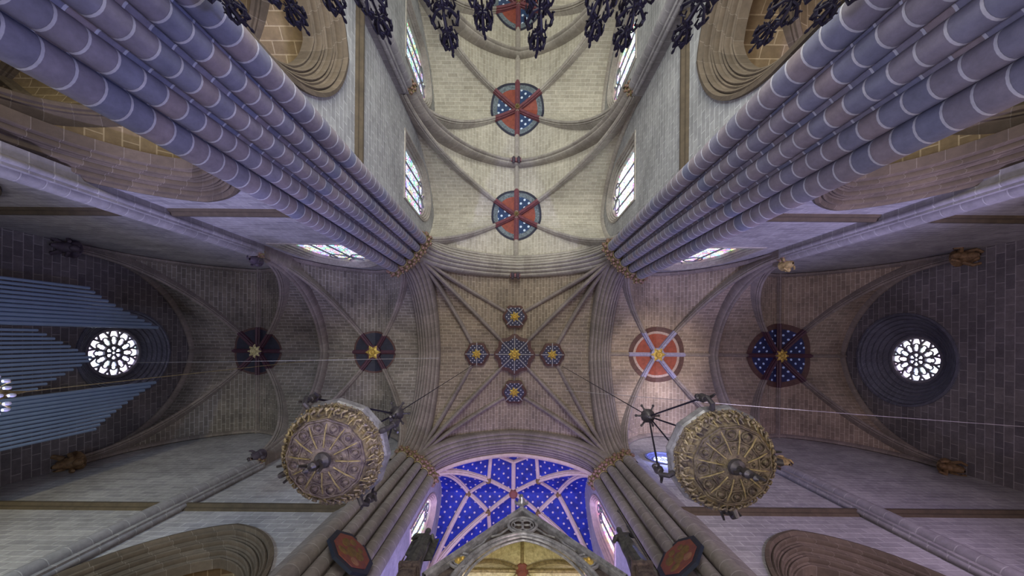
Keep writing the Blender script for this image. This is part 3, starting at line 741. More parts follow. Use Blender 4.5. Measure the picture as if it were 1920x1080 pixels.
M['corb_r'] = plain('ochre_painted_stone', (.22, .13, .06), .7, 0, .6, 8)
M['corb_g'] = plain('gilded_figure_stone', (.55, .40, .16), .6, .2, .6, 8)
corbel(-23.2, -4.5, 18.4, .1, 'dark figure corbel, left transept far corner, nave side', M['corb_b'], 1.35)
corbel(-23.2, 6.7, 18.6, -.1, 'dark reddish figure corbel in the left transept far corner, choir side', M['corb_r'], 1.5)
corbel(23.6, -4.5, 18.7, .2, 'ochre figure corbel, right transept far corner, nave side', M['corb_r'], 1.3)
corbel(23.6, 6.75, 19.2, .1, 'ochre figure corbel, right transept far corner, choir side', M['corb_r'], 1.2)
corbel(-13.9, -4.05, 19.0, 1.0, 'dark figure above the left transept shaft, nave side', M['corb_b'], .75)
corbel(-13.8, 6.45, 19.2, .2, 'dark winged figure above the left transept shaft, choir side', M['corb_b'], .85)
corbel(14.6, -4.1, 19.1, 1.4, 'gilded figure above the right transept shaft, nave side', M['corb_g'], .8)
corbel(14.5, 6.5, 19.1, .5, 'gilded figure beside the right chandelier, choir side', M['corb_g'], .8)

# ---------------------------------------------------------------- painted roundels and bosses
def star_boss(mb, c, R, npt=8, th=.14, mi=0):
    ring = []
    for k in range(npt * 2):
        a = PI * k / npt; rr = R if k % 2 == 0 else R * .58
        ring.append((c[0] + rr * math.cos(a), c[1] + rr * math.sin(a)))
    n = len(ring)
    for k in range(n):
        p = ring[k]; q = ring[(k + 1) % n]
        mb.quad([(p[0], p[1], c[2]), (q[0], q[1], c[2]), (c[0], c[1], c[2] - th)], None, mi)
        mb.quad([(p[0], p[1], c[2] + .10), (q[0], q[1], c[2] + .10), (q[0], q[1], c[2]), (p[0], p[1], c[2])], None, mi)
    mb.lathe([(R * .38, -.02), (R * .42, -th * 1.1), (R * .34, -th * 1.5), (R * .22, -th * 1.2), (.001, -th * 1.9)], 12, c, mi)
    for k in range(npt):
        a = 2 * PI * k / npt; mb.blob((c[0] + R * .72 * math.cos(a), c[1] + R * .72 * math.sin(a), c[2] - .05), R * .13, mi, 6)
def roundel(b, R, sect, mats, label, border=None, ribmat=None, ribdirs=(), bossR=.36, poly=None, star=M['gold'], drop=.04, edge=2, npt=8, cx=None, cy=None, ridge_k=False):
    """painted disc that follows the web; sect(angle)->material slot; edge = slot of the border"""
    x0 = b['cx'] if cx is None else cx; y0 = b['cy'] if cy is None else cy
    z0 = web_height(b, x0, y0)
    root = thing('painted_boss', label, 'vault boss', (x0, y0, z0), 'painted bosses of the vaults')
    mb = MB(); NA = 96; NR = 12
    def RR(a):
        if not poly: return R
        st = 2 * PI / poly; q = (a % st) - st / 2; return R * math.cos(st / 2) / math.cos(q)
    for k in range(NA):
        a0 = 2 * PI * k / NA; a1 = 2 * PI * (k + 1) / NA; am = (a0 + a1) / 2
        for j in range(NR):
            r0 = j / NR; r1 = (j + 1) / NR
            sl = sect(am)
            if border and r1 > border[0] + 1e-6: sl = border[1] if r1 <= border[2] + 1e-6 else border[3]
            q = []
            for (rr, a) in ((r0, a0), (r1, a0), (r1, a1), (r0, a1)):
                x = RR(a) * rr * math.cos(a); y = RR(a) * rr * math.sin(a)
                q.append((x, y, web_height(b, x0 + x, y0 + y) - z0 - drop))
            if j == 0: q = q[1:] if False else q
            mb.quad(q, [(p[0], p[1]) for p in q], sl)
    obj('painted_disc', mb, mats, root, False)
    if ribmat:
        for a in ribdirs:
            d = Vector((math.cos(a), math.sin(a), 0)); pts = []; pk = 1.05 if ridge_k and abs(d.x) < .01 else .87
            for s in lin(.25, RR(a) * 1.0, 10):
                x = d.x * s; y = d.y * s
                t = min(abs(x0 + x - b['cx']) / b['a'], abs(y0 + y - b['cy']) / b['b']) / b['ins']
                pts.append((x, y, b['hs'] + (b['ha'] - b['hs']) * P1(t) - z0 - .02))
            m2 = MB(); sweep(m2, pts, (-d.y, d.x, 0), [(u * pk, v * pk if v < 0 else v * .1) for u, v in RIBPROF]); obj('painted_rib', m2, ribmat, root)
    mb = MB(); mb.lathe([(bossR * .9, 0), (bossR * .9, -.40), (bossR * .7, -.46), (.001, -.46)], 16, (0, 0, 0), 1); star_boss(mb, (0, 0, -.46), bossR, npt)
    obj('gilded_star', mb, [star, ribmat or M['brown_border']], root, False)
    return root
def diag_dirs(b): 
    d = math.atan2(b['b'], b['a']); return [d, PI - d, PI + d, -d]
def sect6(b, slots):
    """slots by sector: right, down-right, down-left, left, up-left, up-right"""
    d = math.atan2(b['b'], b['a'])
    def f(a):
        a = (a + PI) % (2 * PI) - PI
        if abs(a) < d: return slots[0]
        if abs(a) > PI - d: return slots[3]
        if a > 0: return slots[1] if a < PI / 2 else slots[2]
        return slots[5] if a > -PI / 2 else slots[4]
    return f
for i, b in enumerate(naves):
    lab = ('red and starry navy painted boss nearest the crossing, nave ridge', 'red and starry navy painted boss in the middle of the nave ridge', 'red and navy painted boss cut by the top edge of the photo')[i]
    b = dict(b)
    roundel(b, (1.85, 1.98, 1.95)[i], sect6(b, (0, 1, 0, 1, 0, 1)), [M['red'], M['navystar'], M['border'], M['navy']], lab, (.82, 2, .93, 3), M['redrib'], diag_dirs(b) + [PI / 2, -PI / 2], .22, star=M['gold_dull'], poly=None, ridge_k=True)
roundel(tl1, 1.55, lambda a: 0, [M['navy'], M['brown_border']], 'dark navy painted boss with gold star, left transept near the crossing', (.92, 1, 1.0, 1), M['darkrib'], diag_dirs(tl1) + [0, PI], .56, npt=6)
roundel(tl2, 1.75, lambda a: 0, [M['navy'], M['brown_border']], 'blackish painted boss with pale gold star beside the organ', (.92, 1, 1.0, 1), M['darkrib'], diag_dirs(tl2) + [0, PI, PI / 2, -PI / 2], .52, star=M['canopy_gold'])
roundel(tr1, 2.05, lambda a: 0, [M['red'], M['pale_border'], M['brown_border']], 'red painted boss with pale rings and gold star, right transept', (.76, 1, .9, 2), M['lilac'], diag_dirs(tr1) + [0, PI], .55, edge=1, npt=6)
roundel(tr2, 2.35, lambda a: 0, [M['bluestar'], M['brown_border']], 'blue starry painted boss near the right rose window', (.86, 1, 1.0, 1), M['darkrib'], diag_dirs(tr2) + [0, PI, PI / 2, -PI / 2], .50)
M['cross_paint'] = starry('navy_paint_with_fine_stars', (.03, .03, .07), (.45, .42, .48), .22, .04)
bx_dirs = [k * PI / 4 for k in range(8)]
M['thinwhite'] = plain('grey_line_paint', (.34, .32, .34), .7)
def xboss(x, y, R, poly, label, bR, dirs):
    z0 = web_height(CX, x, y)
    root = thing('painted_boss', label, 'vault boss', (x, y, z0), 'painted bosses of the crossing vault')
    mb = MB(); N = 48
    for (ra, rb, za, zb, sl) in ((0, .80, -.55, -.55, 0), (.80, 1.0, -.55, -.45, 1), (1.0, 1.0, -.45, 0.05, 1)):
        for k in range(N):
            q = []
            for (rr, zz, a) in ((ra, za, 2 * PI * k / N), (rb, zb, 2 * PI * k / N), (rb, zb, 2 * PI * (k + 1) / N), (ra, za, 2 * PI * (k + 1) / N)):
                st = 2 * PI / poly; aa = (a + st / 2) % st - st / 2; R2 = R * (1 + .07 * math.cos(poly * a))
                q.append((R2 * rr * math.cos(a), R2 * rr * math.sin(a), zz))
            mb.quad(q, [(p[0], p[1]) for p in q], sl)
    obj('painted_disc', mb, [M['cross_paint'], M['brown_border']], root, False)
    for a in dirs:
        mb = MB(); mb.tube([(bR * .8 * math.cos(a), bR * .8 * math.sin(a), -.57), (R * .97 * math.cos(a), R * .97 * math.sin(a), -.56)], .035, 6); obj('radial_rib', mb, M['thinwhite'], root)
    mb = MB(); star_boss(mb, (0, 0, -.58), bR, 8 if poly == 8 else 7); obj('gilded_star', mb, M['gold'], root, False)
xboss(0, ycr, 1.42, 8, 'large octagonal painted boss with gold star at the crossing centre', .52, bx_dirs)
xboss(0, ycr - 2.75, .86, 6, 'small painted boss with gold star above the centre boss, nave side', .40, bx_dirs[1::2])
xboss(0, ycr + 2.75, .86, 6, 'small painted boss with gold star below the centre boss, choir side', .40, bx_dirs[1::2])
xboss(-2.75, ycr, .86, 6, 'small painted boss with gold star left of the centre boss', .40, bx_dirs[::2])
xboss(2.75, ycr, .86, 6, 'small painted boss with gold star right of the centre boss', .40, bx_dirs[::2])
# keystones on the transverse arches of the nave
for (y, lab) in ((YN + .75, 'small dark painted keystone on the crossing arch'), (NY[1], 'small dark painted keystone on the nave arch')):
    root = thing('painted_keystone', lab, 'keystone', (0, y, 25.5))
    for sx in (-1, 1):
        mb = MB(); mb.blob((sx * .18, 0, 0), .17, 0, 10, .8, 1.4, 1); mb.blob((sx * .2, .2, -.05), .10, 0, 8); obj('bust', mb, M['corb_b'], root)
    mb = MB(); mb.box((-.36, -.12, -.02), (.36, .12, .35)); obj('block', mb, M['redrib'], root, False)

# ---------------------------------------------------------------- organ
org = thing('pipe_organ', 'pipe organ with three fans of blue grey metal pipes', 'organ', (-20.2, 1.1, FL))
mb = MB(); mb.box((-1.2, -3.9, 0), (.5, 3.9, 10.2)); mb.box((-1.3, -4.1, 10.0), (.7, 4.1, 10.4))
for k in range(6): mb.box((.5, -3.6 + k * 1.25, 1.0), (.56, -2.7 + k * 1.25, 9.2))
obj('case', mb, M['wood'], org, False)
def pipe_mesh(r, L):
    mb = MB(); mb.lathe([(r * .3, 0), (r, .6), (r, L), (r * .84, L), (r * .84, L - .5), (.001, L - .5)], 12); return mb
OX = -20.0
def pipes(y0, y1, h0, h1, n, rr0, rr1, curve=1.0, x=OX):
    for k in range(n):
        t = k / (n - 1); y = y0 + (y1 - y0) * t; top = h0 + (h1 - h0) * t ** curve; r = rr0 + (rr1 - rr0) * t
        obj('pipe', pipe_mesh(r, top - (10.4 + FL)), M['pipe'], org, loc=(x + 20.2, y - 1.1, 10.4))
pipes(-2.2, -.45, 16.7, 19.9, 11, .066, .09, 1.2)
pipes(-.18, 1.05, 14.9, 16.8, 8, .060, .070, 1.0)
pipes(2.28, 1.22, 14.9, 16.7, 7, .060, .070, 1.0)
pipes(4.5, 2.62, 17.0, 19.8, 12, .066, .09, 1.2)
mb = MB(); mb.box((.05, -3.45, 10.4), (.12, -1.6, 12.0)); mb.box((.05, -1.25, 10.4), (.12, 1.15, 12.0)); mb.box((.05, 1.5, 10.4), (.12, 3.5, 12.0)); obj('impost', mb, M['wood'], org, False)

# crystal lamp at the left edge
cl = thing('crystal_chandelier', 'small crystal chandelier at the left edge over the organ pipes', 'chandelier', (-11.55, 1.35, 7.9))
mb = MB()
for k in range(8):
    a = 2 * PI * k / 8; mb.tube([(0, 0, .1), (.2 * math.cos(a), .2 * math.sin(a), -.05), (.42 * math.cos(a), .42 * math.sin(a), .05)], .02, 6)
mb.lathe([(.02, .5), (.05, .3), (.12, .1), (.14, -.05), (.04, -.25), (.001, -.3)], 10); mb.tube([(0, 0, .4), (0, 0, 18.3)], .012, 5); obj('arms', mb, M['gold_dull'], cl)
mb = MB(); mb.blob((0, 0, 0), .05, 0, 6, 1, 1, 1.5); cr0 = obj('crystal', mb, M['crystal'], cl)
for k in range(32):
    a = 2 * PI * k / 16; R0 = .45 if k < 16 else .28
    c = cr0 if k == 0 else cr0.copy()
    if k: C.objects.link(c)
    c.location = (R0 * math.cos(a), R0 * math.sin(a), -.04 - .05 * (k % 2) - (0 if k < 16 else .08))

# ---------------------------------------------------------------- big votive chandeliers
def chandelier(X, Y, H, label, angs, hubH, mats, rot=0.1):
    root = thing('round_chandelier', label, 'chandelier', (X, Y, H), 'round votive lamps under the crossing', 0)
    N = 12; R = .88
    mb = MB(); mb.lathe([(.80, .30), (R, .20), (R + .03, .12), (R, .02), (R - .03, -.02)], N, rot=rot); obj('rim', mb, M['silver'], root, False)
    mb = MB(); mb.lathe([(R - .03, -.02), (.82, -.09), (.80, -.07), (.72, -.20), (.70, -.18), (.66, -.27), (.64, -.27)], N, rot=rot)
    for k in range(36):
        a = 2 * PI * (k + .5) / 36 + rot; mb.tube([(.83 * math.cos(a), .83 * math.sin(a), -.08), (.79 * math.cos(a + .05), .79 * math.sin(a + .05), -.15), (.74 * math.cos(a - .02), .74 * math.sin(a - .02), -.2), (.68 * math.cos(a + .03), .68 * math.sin(a + .03), -.26)], [.012, .018, .018, .01], 6)
    for k in range(48):
        a = 2 * PI * k / 48 + rot; mb.blob((.77 * math.cos(a), .77 * math.sin(a), -.15), .035, 0, 6)
        mb.blob((.84 * math.cos(a + .06), .84 * math.sin(a + .06), -.06), .022, 0, 5)
    obj('ornate_band', mb, mats[0], root, False)
    mb = MB(); mb.lathe([(.64, -.27), (.60, -.31), (.40, -.33), (.38, -.35), (.16, -.37), (.001, -.37)], N, rot=rot)
    mb.tube([(.40 * math.cos(a), .40 * math.sin(a), -.345) for a in lin(rot, rot + 2 * PI, N + 1)], .016, 6)
    mb.tube([(.63 * math.cos(a), .63 * math.sin(a), -.285) for a in lin(rot, rot + 2 * PI, N + 1)], .022, 6)
    for k in range(N):
        a = 2 * PI * k / N + rot + PI / N
        mb.tube([((.50 + .085 * math.cos(g)) * math.cos(a) - .085 * math.sin(g) * math.sin(a), (.50 + .085 * math.cos(g)) * math.sin(a) + .085 * math.sin(g) * math.cos(a), -.33) for g in lin(0, 2 * PI, 13)], .011, 5)
        mb.tube([((.27 + .05 * math.cos(g)) * math.cos(a) - .05 * math.sin(g) * math.sin(a), (.27 + .05 * math.cos(g)) * math.sin(a) + .05 * math.sin(g) * math.cos(a), -.36) for g in lin(0, 2 * PI, 11)], .009, 5)
        mb.lathe([(.001, -.03), (.035, -.02), (.05, 0), (.05, .03)], 8, (.50 * math.cos(a), .50 * math.sin(a), -.33))
        mb.lathe([(.001, -.02), (.02, -.015), (.03, .02)], 6, (.29 * math.cos(a), .29 * math.sin(a), -.36))
    obj('embossed_disc', mb, mats[1], root, False)
    for k in range(N):
        a = 2 * PI * k / N + rot
        mb = MB(); mb.tube([(.2 * math.cos(a), .2 * math.sin(a), -.375), (.42 * math.cos(a), .42 * math.sin(a), -.355), (.64 * math.cos(a), .64 * math.sin(a), -.28), (.84 * math.cos(a), .84 * math.sin(a), -.06)], .012, 6)
        obj('radial_bar', mb, M['gold_dull'], root)
    mb = MB(); mb.lathe([(.14, -.36), (.12, -.42), (.05, -.46), (.04, -.54), (.075, -.60), (.07, -.68), (.025, -.72), (.025, -.80), (.045, -.84), (.001, -.90)], 12)
    mb.tube([(0, 0, -.5), (.12, .02, -.62), (.16, .04, -.8)], [.035, .03, .02], 7); mb.tube([(0, 0, -.5), (-.14, .02, -.58), (-.17, -.04, -.75)], [.035, .03, .02], 7)
    obj('pendant', mb, M['bronze'], root)
    hub = Vector((0, 0, hubH - H))
    for a in angs:
        d = Vector((math.cos(a), math.sin(a), 0)); br = bpy.data.objects.new('bracket', None)
        mb = MB(); p = d * (R - .02)
        mb.tube([p + Vector((0, 0, 0)), d * (R + .08) + Vector((0, 0, -.05)), d * (R + .17) + Vector((0, 0, .08)), d * (R + .10) + Vector((0, 0, .22))], [.05, .045, .04, .035], 8)
        q = d * (R + .13) + Vector((0, 0, .26)); mb.blob(q, .085, 0, 8, 1, 1, 1.3); mb.blob(q + Vector((0, 0, .16)), .055, 0, 8)
        s2 = Vector((-d.y, d.x, 0))
        for sg in (-1, 1): mb.tube([q, q + s2 * sg * .12 + Vector((0, 0, -.06)), q + s2 * sg * .15 + d * .06 + Vector((0, 0, -.16))], [.04, .03, .02], 6)
        bo = obj('figure_bracket', mb, M['bronze'], root)
        mb = MB(); mb.tube([q, hub], .02, 6); obj('suspension_rod', mb, M['iron'], root)
    mb = MB(); mb.lathe([(.001, -.25), (.08, -.2), (.05, -.1), (.17, 0), (.19, .07), (.08, .14), (.04, .3)], 10, hub)
    for k in range(6):
        a = 2 * PI * k / 6; mb.tube([hub + Vector((.12 * math.cos(a), .12 * math.sin(a), .03)), hub + Vector((.28 * math.cos(a), .28 * math.sin(a), .08))], [.035, .02], 6); mb.blob(hub + Vector((.3 * math.cos(a), .3 * math.sin(a), .09)), .04, 0, 6)
    obj('hanging_hub', mb, M['bronze'], root)
    mb = MB(); mb.tube([hub, (0, 0, web_height(CX, X, Y) - H)], .016, 6); obj('cable', mb, M['iron'], root)
    return root
def ang(dx, dy): return math.atan2(dy, dx)
chandelier(-3.02, 1.95, 6.0, 'round silver gilt lamp with dodecagonal bowl, on the left', [ang(-50, -85), ang(-105, 45), ang(48, 83), ang(105, -50)], 9.1, (M['silver2'], M['silver3']), .05)
chandelier(3.52, 2.0, 6.0, 'round silver gilt lamp with dodecagonal bowl, beside the bright oculus', [ang(-20, -93), ang(100, 5), ang(25, 107), ang(-120, 35)], 9.3, (M['silver2'], M['disc_gold']), .16)
# slack cables across the transepts
for (p, q, lab) in (((2.6, 2.6, 18.0), (23.9, 3.3, 12.5), 'thin cable across the right transept'), ((-3.4, .9, 16.0), (-23.5, 1.6, 20.5), 'thin cable across the left transept')):
    mb = MB(); P = [Vector(p) + (Vector(q) - Vector(p)) * s + Vector((0, 0, -.5 * math.sin(PI * s))) for s in lin(0, 1, 14)]; mb.tube(P, .012, 5); tag(obj('cable', mb, M['thinwhite']), lab, 'cable')

# ---------------------------------------------------------------- wrought iron choir screen crest
scr = thing('wrought_iron_screen', 'tall wrought iron choir screen whose dark flower crest crosses the photo top', 'screen', (0, -4.5, FL))
mb = MB()
for k in range(27): mb.tube([(-5 + k * .385, 0, 0), (-5 + k * .385, 0, 5.0)], .02, 6)
obj('bars', mb, M['iron'], scr)
mb = MB(); mb.box((-5.0, -.06, 4.95), (5.0, .06, 5.1)); mb.box((-5.0, -.05, 3.0), (5.0, .05, 3.08)); mb.box((-5.0, -.05, .0), (5.0, .05, .12)); obj('rails', mb, M['iron'], scr, False)
def finial_mesh(seed, wide=1.0):
    rnd = random.Random(seed); mb = MB(); top = 1.0
    mb.tube([(0, 0, -1.1), (0, 0, .96)], [.03, .014], 7); mb.blob((0, 0, 1.0), .028, 0, 6, 1, 1, 1.8)
    for (z, R, n) in ((-.55, .22 * wide, 5), (-.12, .27 * wide, 6), (.30, .22 * wide, 5), (.70, .13, 5)):
        off = rnd.random() * 6
        for k in range(n):
            a = off + 2 * PI * k / n; d = Vector((math.cos(a), math.sin(a), 0)); s = Vector((-d.y, d.x, 0))
            pts = [Vector((0, 0, z - .12)), d * R * .5 + Vector((0, 0, z - .12)), d * R + Vector((0, 0, z)), d * R * .9 + Vector((0, 0, z + .12)), d * R * .55 + Vector((0, 0, z + .13)), d * R * .55 + Vector((0, 0, z + .04))]
            mb.tube(pts, [.016, .022, .03, .026, .022, .014], 6)
            for sg in (-1, 1):
                q = d * R * .98; mb.tube([q + Vector((0, 0, z)), q + s * sg * .06 + Vector((0, 0, z + .05)), q + s * sg * .09 + Vector((0, 0, z - .01)), q + s * sg * .05 + d * .03 + Vector((0, 0, z - .05))], [.026, .024, .02, .01], 5)
                q = d * R * .5; mb.tube([q + Vector((0, 0, z - .12)), q + s * sg * .05 + Vector((0, 0, z - .08)), q + s * sg * .07 + Vector((0, 0, z - .15))], [.014, .014, .008], 5)
            mb.blob(d * R * 1.02 + Vector((0, 0, z + .02)), .03, 0, 6)
    return mb
fx = [(-3.9, 5.27), (-3.1, 5.31), (-2.45, 5.1), (-1.94, 5.46), (-1.02, 5.7), (-.48, 5.36), (.30, 5.7), (1.11, 5.49), (1.57, 5.66), (2.43, 5.59), (3.62, 5.56), (4.2, 5.2)]
protos = [None] * 3
for k, (x, tip) in enumerate(fx):
    j = k % 3
    if protos[j] is None: o = obj('finial', finial_mesh(j + 3), M['iron'], scr); protos[j] = o
    else: o = protos[j].copy(); C.objects.link(o)
    o.parent = scr; o.location = (x, .0, tip - 1.04 - FL); o.rotation_euler = (0, 0, k * .7); o.scale = (.85, .85, 1)

# ---------------------------------------------------------------- altar canopy
XB = .27; YB = 5.3; YB2 = 7.9
can = thing('altar_canopy', 'silver Gothic altar canopy with steep gable and gold vault', 'canopy', (XB, YB, FL))
def L(x, y, h): return (x - XB, y - YB, h - FL)
A = L(XB, YB, 11.0)
BEAM = [(-.16, .10), (-.16, -.02), (-.10, -.10), (-.04, -.05), (.02, -.12), (.08, -.05), (.14, -.1), (.16, .02), (.16, .10)]
def gable(parent, y, flip=1):
    g = MB()
    for sg in (-1, 1):
        p0 = Vector((0, y, 11.0 - FL)); p1 = Vector((sg * 2.25, y, 7.85 - FL))
        d = (p1 - p0).normalized(); nn = Vector((d.z * sg, 0, -d.x * sg)); nn = nn if nn.z > 0 else -nn
        P = []; U = []
        for p in (p0, p1):
            P.append([p + nn * a * .8 + Vector((0, b * 1.4 * flip, 0)) for (b, a) in [(-.07, .05), (-.07, .0), (-.10, -.02), (-.07, -.06), (-.09, -.10), (-.05, -.13), (-.06, -.17), (.06, -.17), (.06, .05)]])
            U.append([(0, 0)] * 9)
        g.grid(P, U, close=True)
        for k in range(9):      # crockets up the slope
            q = p0 + (p1 - p0) * (k + .7) / 9.5; g.tube([q + nn * .03, q + nn * .09, q + nn * .11 + d * .04], [.02, .024, .01], 6)
    return obj('gable', g, M['silver'], parent)
gable(can, 0)
gable(can, YB2 - YB, -1)
# the pointed front arch, spandrel rings, apex rosette
mb = MB(); n = 40
for (ins, dy, r) in ((0, -.04, .06), (.12, -.02, .045), (.22, .02, .035)):
    mb.tube([((1.72 - ins) * u, dy, 6.9 + (9.62 - ins - 6.9) * P1(abs(u)) - FL) for u in [-math.cos(PI * i / n) for i in range(n + 1)]], r, 8)
obj('arch_moulding', mb, M['silver'], can)
mb = MB()
ring = lambda cx, cz, rr, t, y=-.02: mb.tube([(cx + rr * math.cos(a), y, cz - FL + rr * math.sin(a)) for a in lin(0, 2 * PI, 25)], t, 6, caps=False)
ring(0, 10.08, .40, .045); ring(0, 10.08, .31, .02)
for k in range(4):
    a = PI / 4 + k * PI / 2; ring(.16 * math.cos(a), 10.08 + .16 * math.sin(a), .13, .022)
for sg in (-1, 1):
    ring(sg * 1.50, 8.45, .26, .04); ring(sg * 1.50, 8.45, .17, .02)
    mb.tube([(sg * .34, 0, 10.0 - FL), (sg * .62, 0, 9.62 - FL), (sg * .85, 0, 9.5 - FL)], .03, 6); mb.tube([(sg * .85, 0, 9.75 - FL), (sg * 1.05, 0, 9.2 - FL), (sg * 1.3, 0, 8.9 - FL)], .03, 6)
obj('tracery', mb, M['silver'], can)
mb = MB()
# dark backing plate of the gable, split around the arch
for sg in (-1, 1):
    for i in range(20):
        u0 = i / 20; u1 = (i + 1) / 20
        def zz(u): return 6.9 + (9.62 - 6.9) * P1(min(abs(u * 2.42) / 1.72, 1)) if u * 2.42 < 1.72 else 6.9
        top = lambda u: 11.0 - 3.38 * u - .12
        q = [(sg * u0 * 2.42, .06, zz(u0) - FL), (sg * u1 * 2.42, .06, zz(u1) - FL), (sg * u1 * 2.42, .06, max(top(u1), zz(u1)) - FL), (sg * u0 * 2.42, .06, top(u0) - FL)]
        mb.quad(q); mb.quad([(a, b + .06, c) for a, b, c in reversed(q)])
obj('gable_panel', mb, M['silver3'], can, False)
for sg in (-1, 1):
    mb = MB(); mb.lathe([(.001, .05), (.10, .05), (.15, .02), (.15, -.02)], 14); mb.blob((.04, .03, .06), .05, 0, 6); mb.blob((-.05, -.03, .06), .04, 0, 6)
    o = obj('gold_medallion', mb, M['gold'], can, loc=(sg * 1.50, 0, 8.45 - FL)); o.rotation_euler = (PI / 2, 0, 0)
# apex finial
mb = MB(); mb.tube([(0, 0, 10.9 - FL), (0, 0, 11.9 - FL)], [.07, .04], 8); mb.blob((0, 0, 11.5 - FL), .14, 0, 8); mb.blob((0, 0, 11.95 - FL), .08, 0, 8)
for k in range(4):
    a = k * PI / 2; d = Vector((math.cos(a), math.sin(a), 0)); mb.tube([Vector((0, 0, 11.35 - FL)), d * .18 + Vector((0, 0, 11.45 - FL)), d * .2 + Vector((0, 0, 11.6 - FL))], [.05, .05, .03], 6)
obj('finial', mb, M['silver'], can)
# gold inner vault
bb = dict(cx=0, cy=(YB2 - YB) / 2, a=1.80, b=(YB2 - YB) / 2 - .06, hs=6.9 - FL, ha=10.2 - FL, ins=1.0)
r_ = bpy.data.objects.new('gold_vault', None); bpy.data.objects.remove(r_)
mb = MB(); ts = [math.sin(PI / 2 * i / 20) for i in range(21)]
for axis in (0, 1):
    half = bb['b'] if axis == 0 else bb['a']; oth = bb['a'] if axis == 0 else bb['b']
    for sg in (-1, 1):
        for sd in (-1, 1):
            P = []
            for t in ts:
                h = bb['hs'] + (bb['ha'] - bb['hs']) * P1(t); row = []
                for s in range(11):
                    ss = t + (1 - t) * s / 10
                    row.append((bb['cx'] + sg * ss * oth, bb['cy'] + sd * t * half, h) if axis == 0 else (bb['cx'] + sd * t * half, bb['cy'] + sg * ss * oth, h))
                P.append(row)
            mb.grid(P, None)
obj('gold_vault', mb, M['canopy_gold'], can)
mb = MB()
mb.tube([(0, .1, 10.18 - FL), (0, 2.5, 10.18 - FL)], .05, 8); mb.tube([(-1.75, 1.3, 10.12 - FL), (1.75, 1.3, 10.12 - FL)], .05, 8)
for sx in (-1, 1):
    for sy in (-1, 1): mb.tube([(sx * 1.8 * t, 1.3 + sy * 1.24 * t, bb['hs'] + (bb['ha'] - bb['hs']) * P1(t) - .06) for t in lin(0, 1, 20)], .05, 8)
obj('vault_rib', mb, M['gold_dull'], can)
mb = MB(); mb.lathe([(.001, -.22), (.12, -.22), (.15, -.1), (.2, -.05), (.2, .02)], 14, (0, 1.3, 10.15 - FL)); obj('boss', mb, M['paint1'], can)
mb = MB()
for sx in (-1, 1):
    for sy in (0, 1):
        x = sx * 2.15; y = sy * (YB2 - YB); mb2 = MB()
        mb2.tube([(x, y, 0), (x, y, 7.4 - FL)], .13, 10)
        for k in range(4):
            a = PI / 4 + k * PI / 2; mb2.tube([(x + .14 * math.cos(a), y + .14 * math.sin(a), 0), (x + .12 * math.cos(a), y + .12 * math.sin(a), 7.3 - FL)], .06, 8)
        mb2.lathe([(.14, -.3), (.2, 0), (.2, .1), (.14, .15)], 8, (x, y, 7.4 - FL)); mb2.lathe([(.38, 0), (.38, .3), (.2, .5)], 8, (x, y, 0))
        obj('column', mb2, M['silver'], can)
mb = MB()
for axis in (0, 1):
    half = bb['b'] if axis == 0 else bb['a']; oth = bb['a'] if axis == 0 else bb['b']
    for sg in (-1, 1):
        for sd in (-1, 1):
            mb.grid([[((bb['cx'] + sg * (t + (1 - t) * q / 10) * oth, bb['cy'] + sd * t * half) if axis == 0 else (bb['cx'] + sd * t * half, bb['cy'] + sg * (t + (1 - t) * q / 10) * oth)) + (bb['hs'] + .14 + (bb['ha'] - bb['hs']) * P1(t),) for q in range(11)] for t in ts], None)
obj('roof', mb, M['silver'], can)

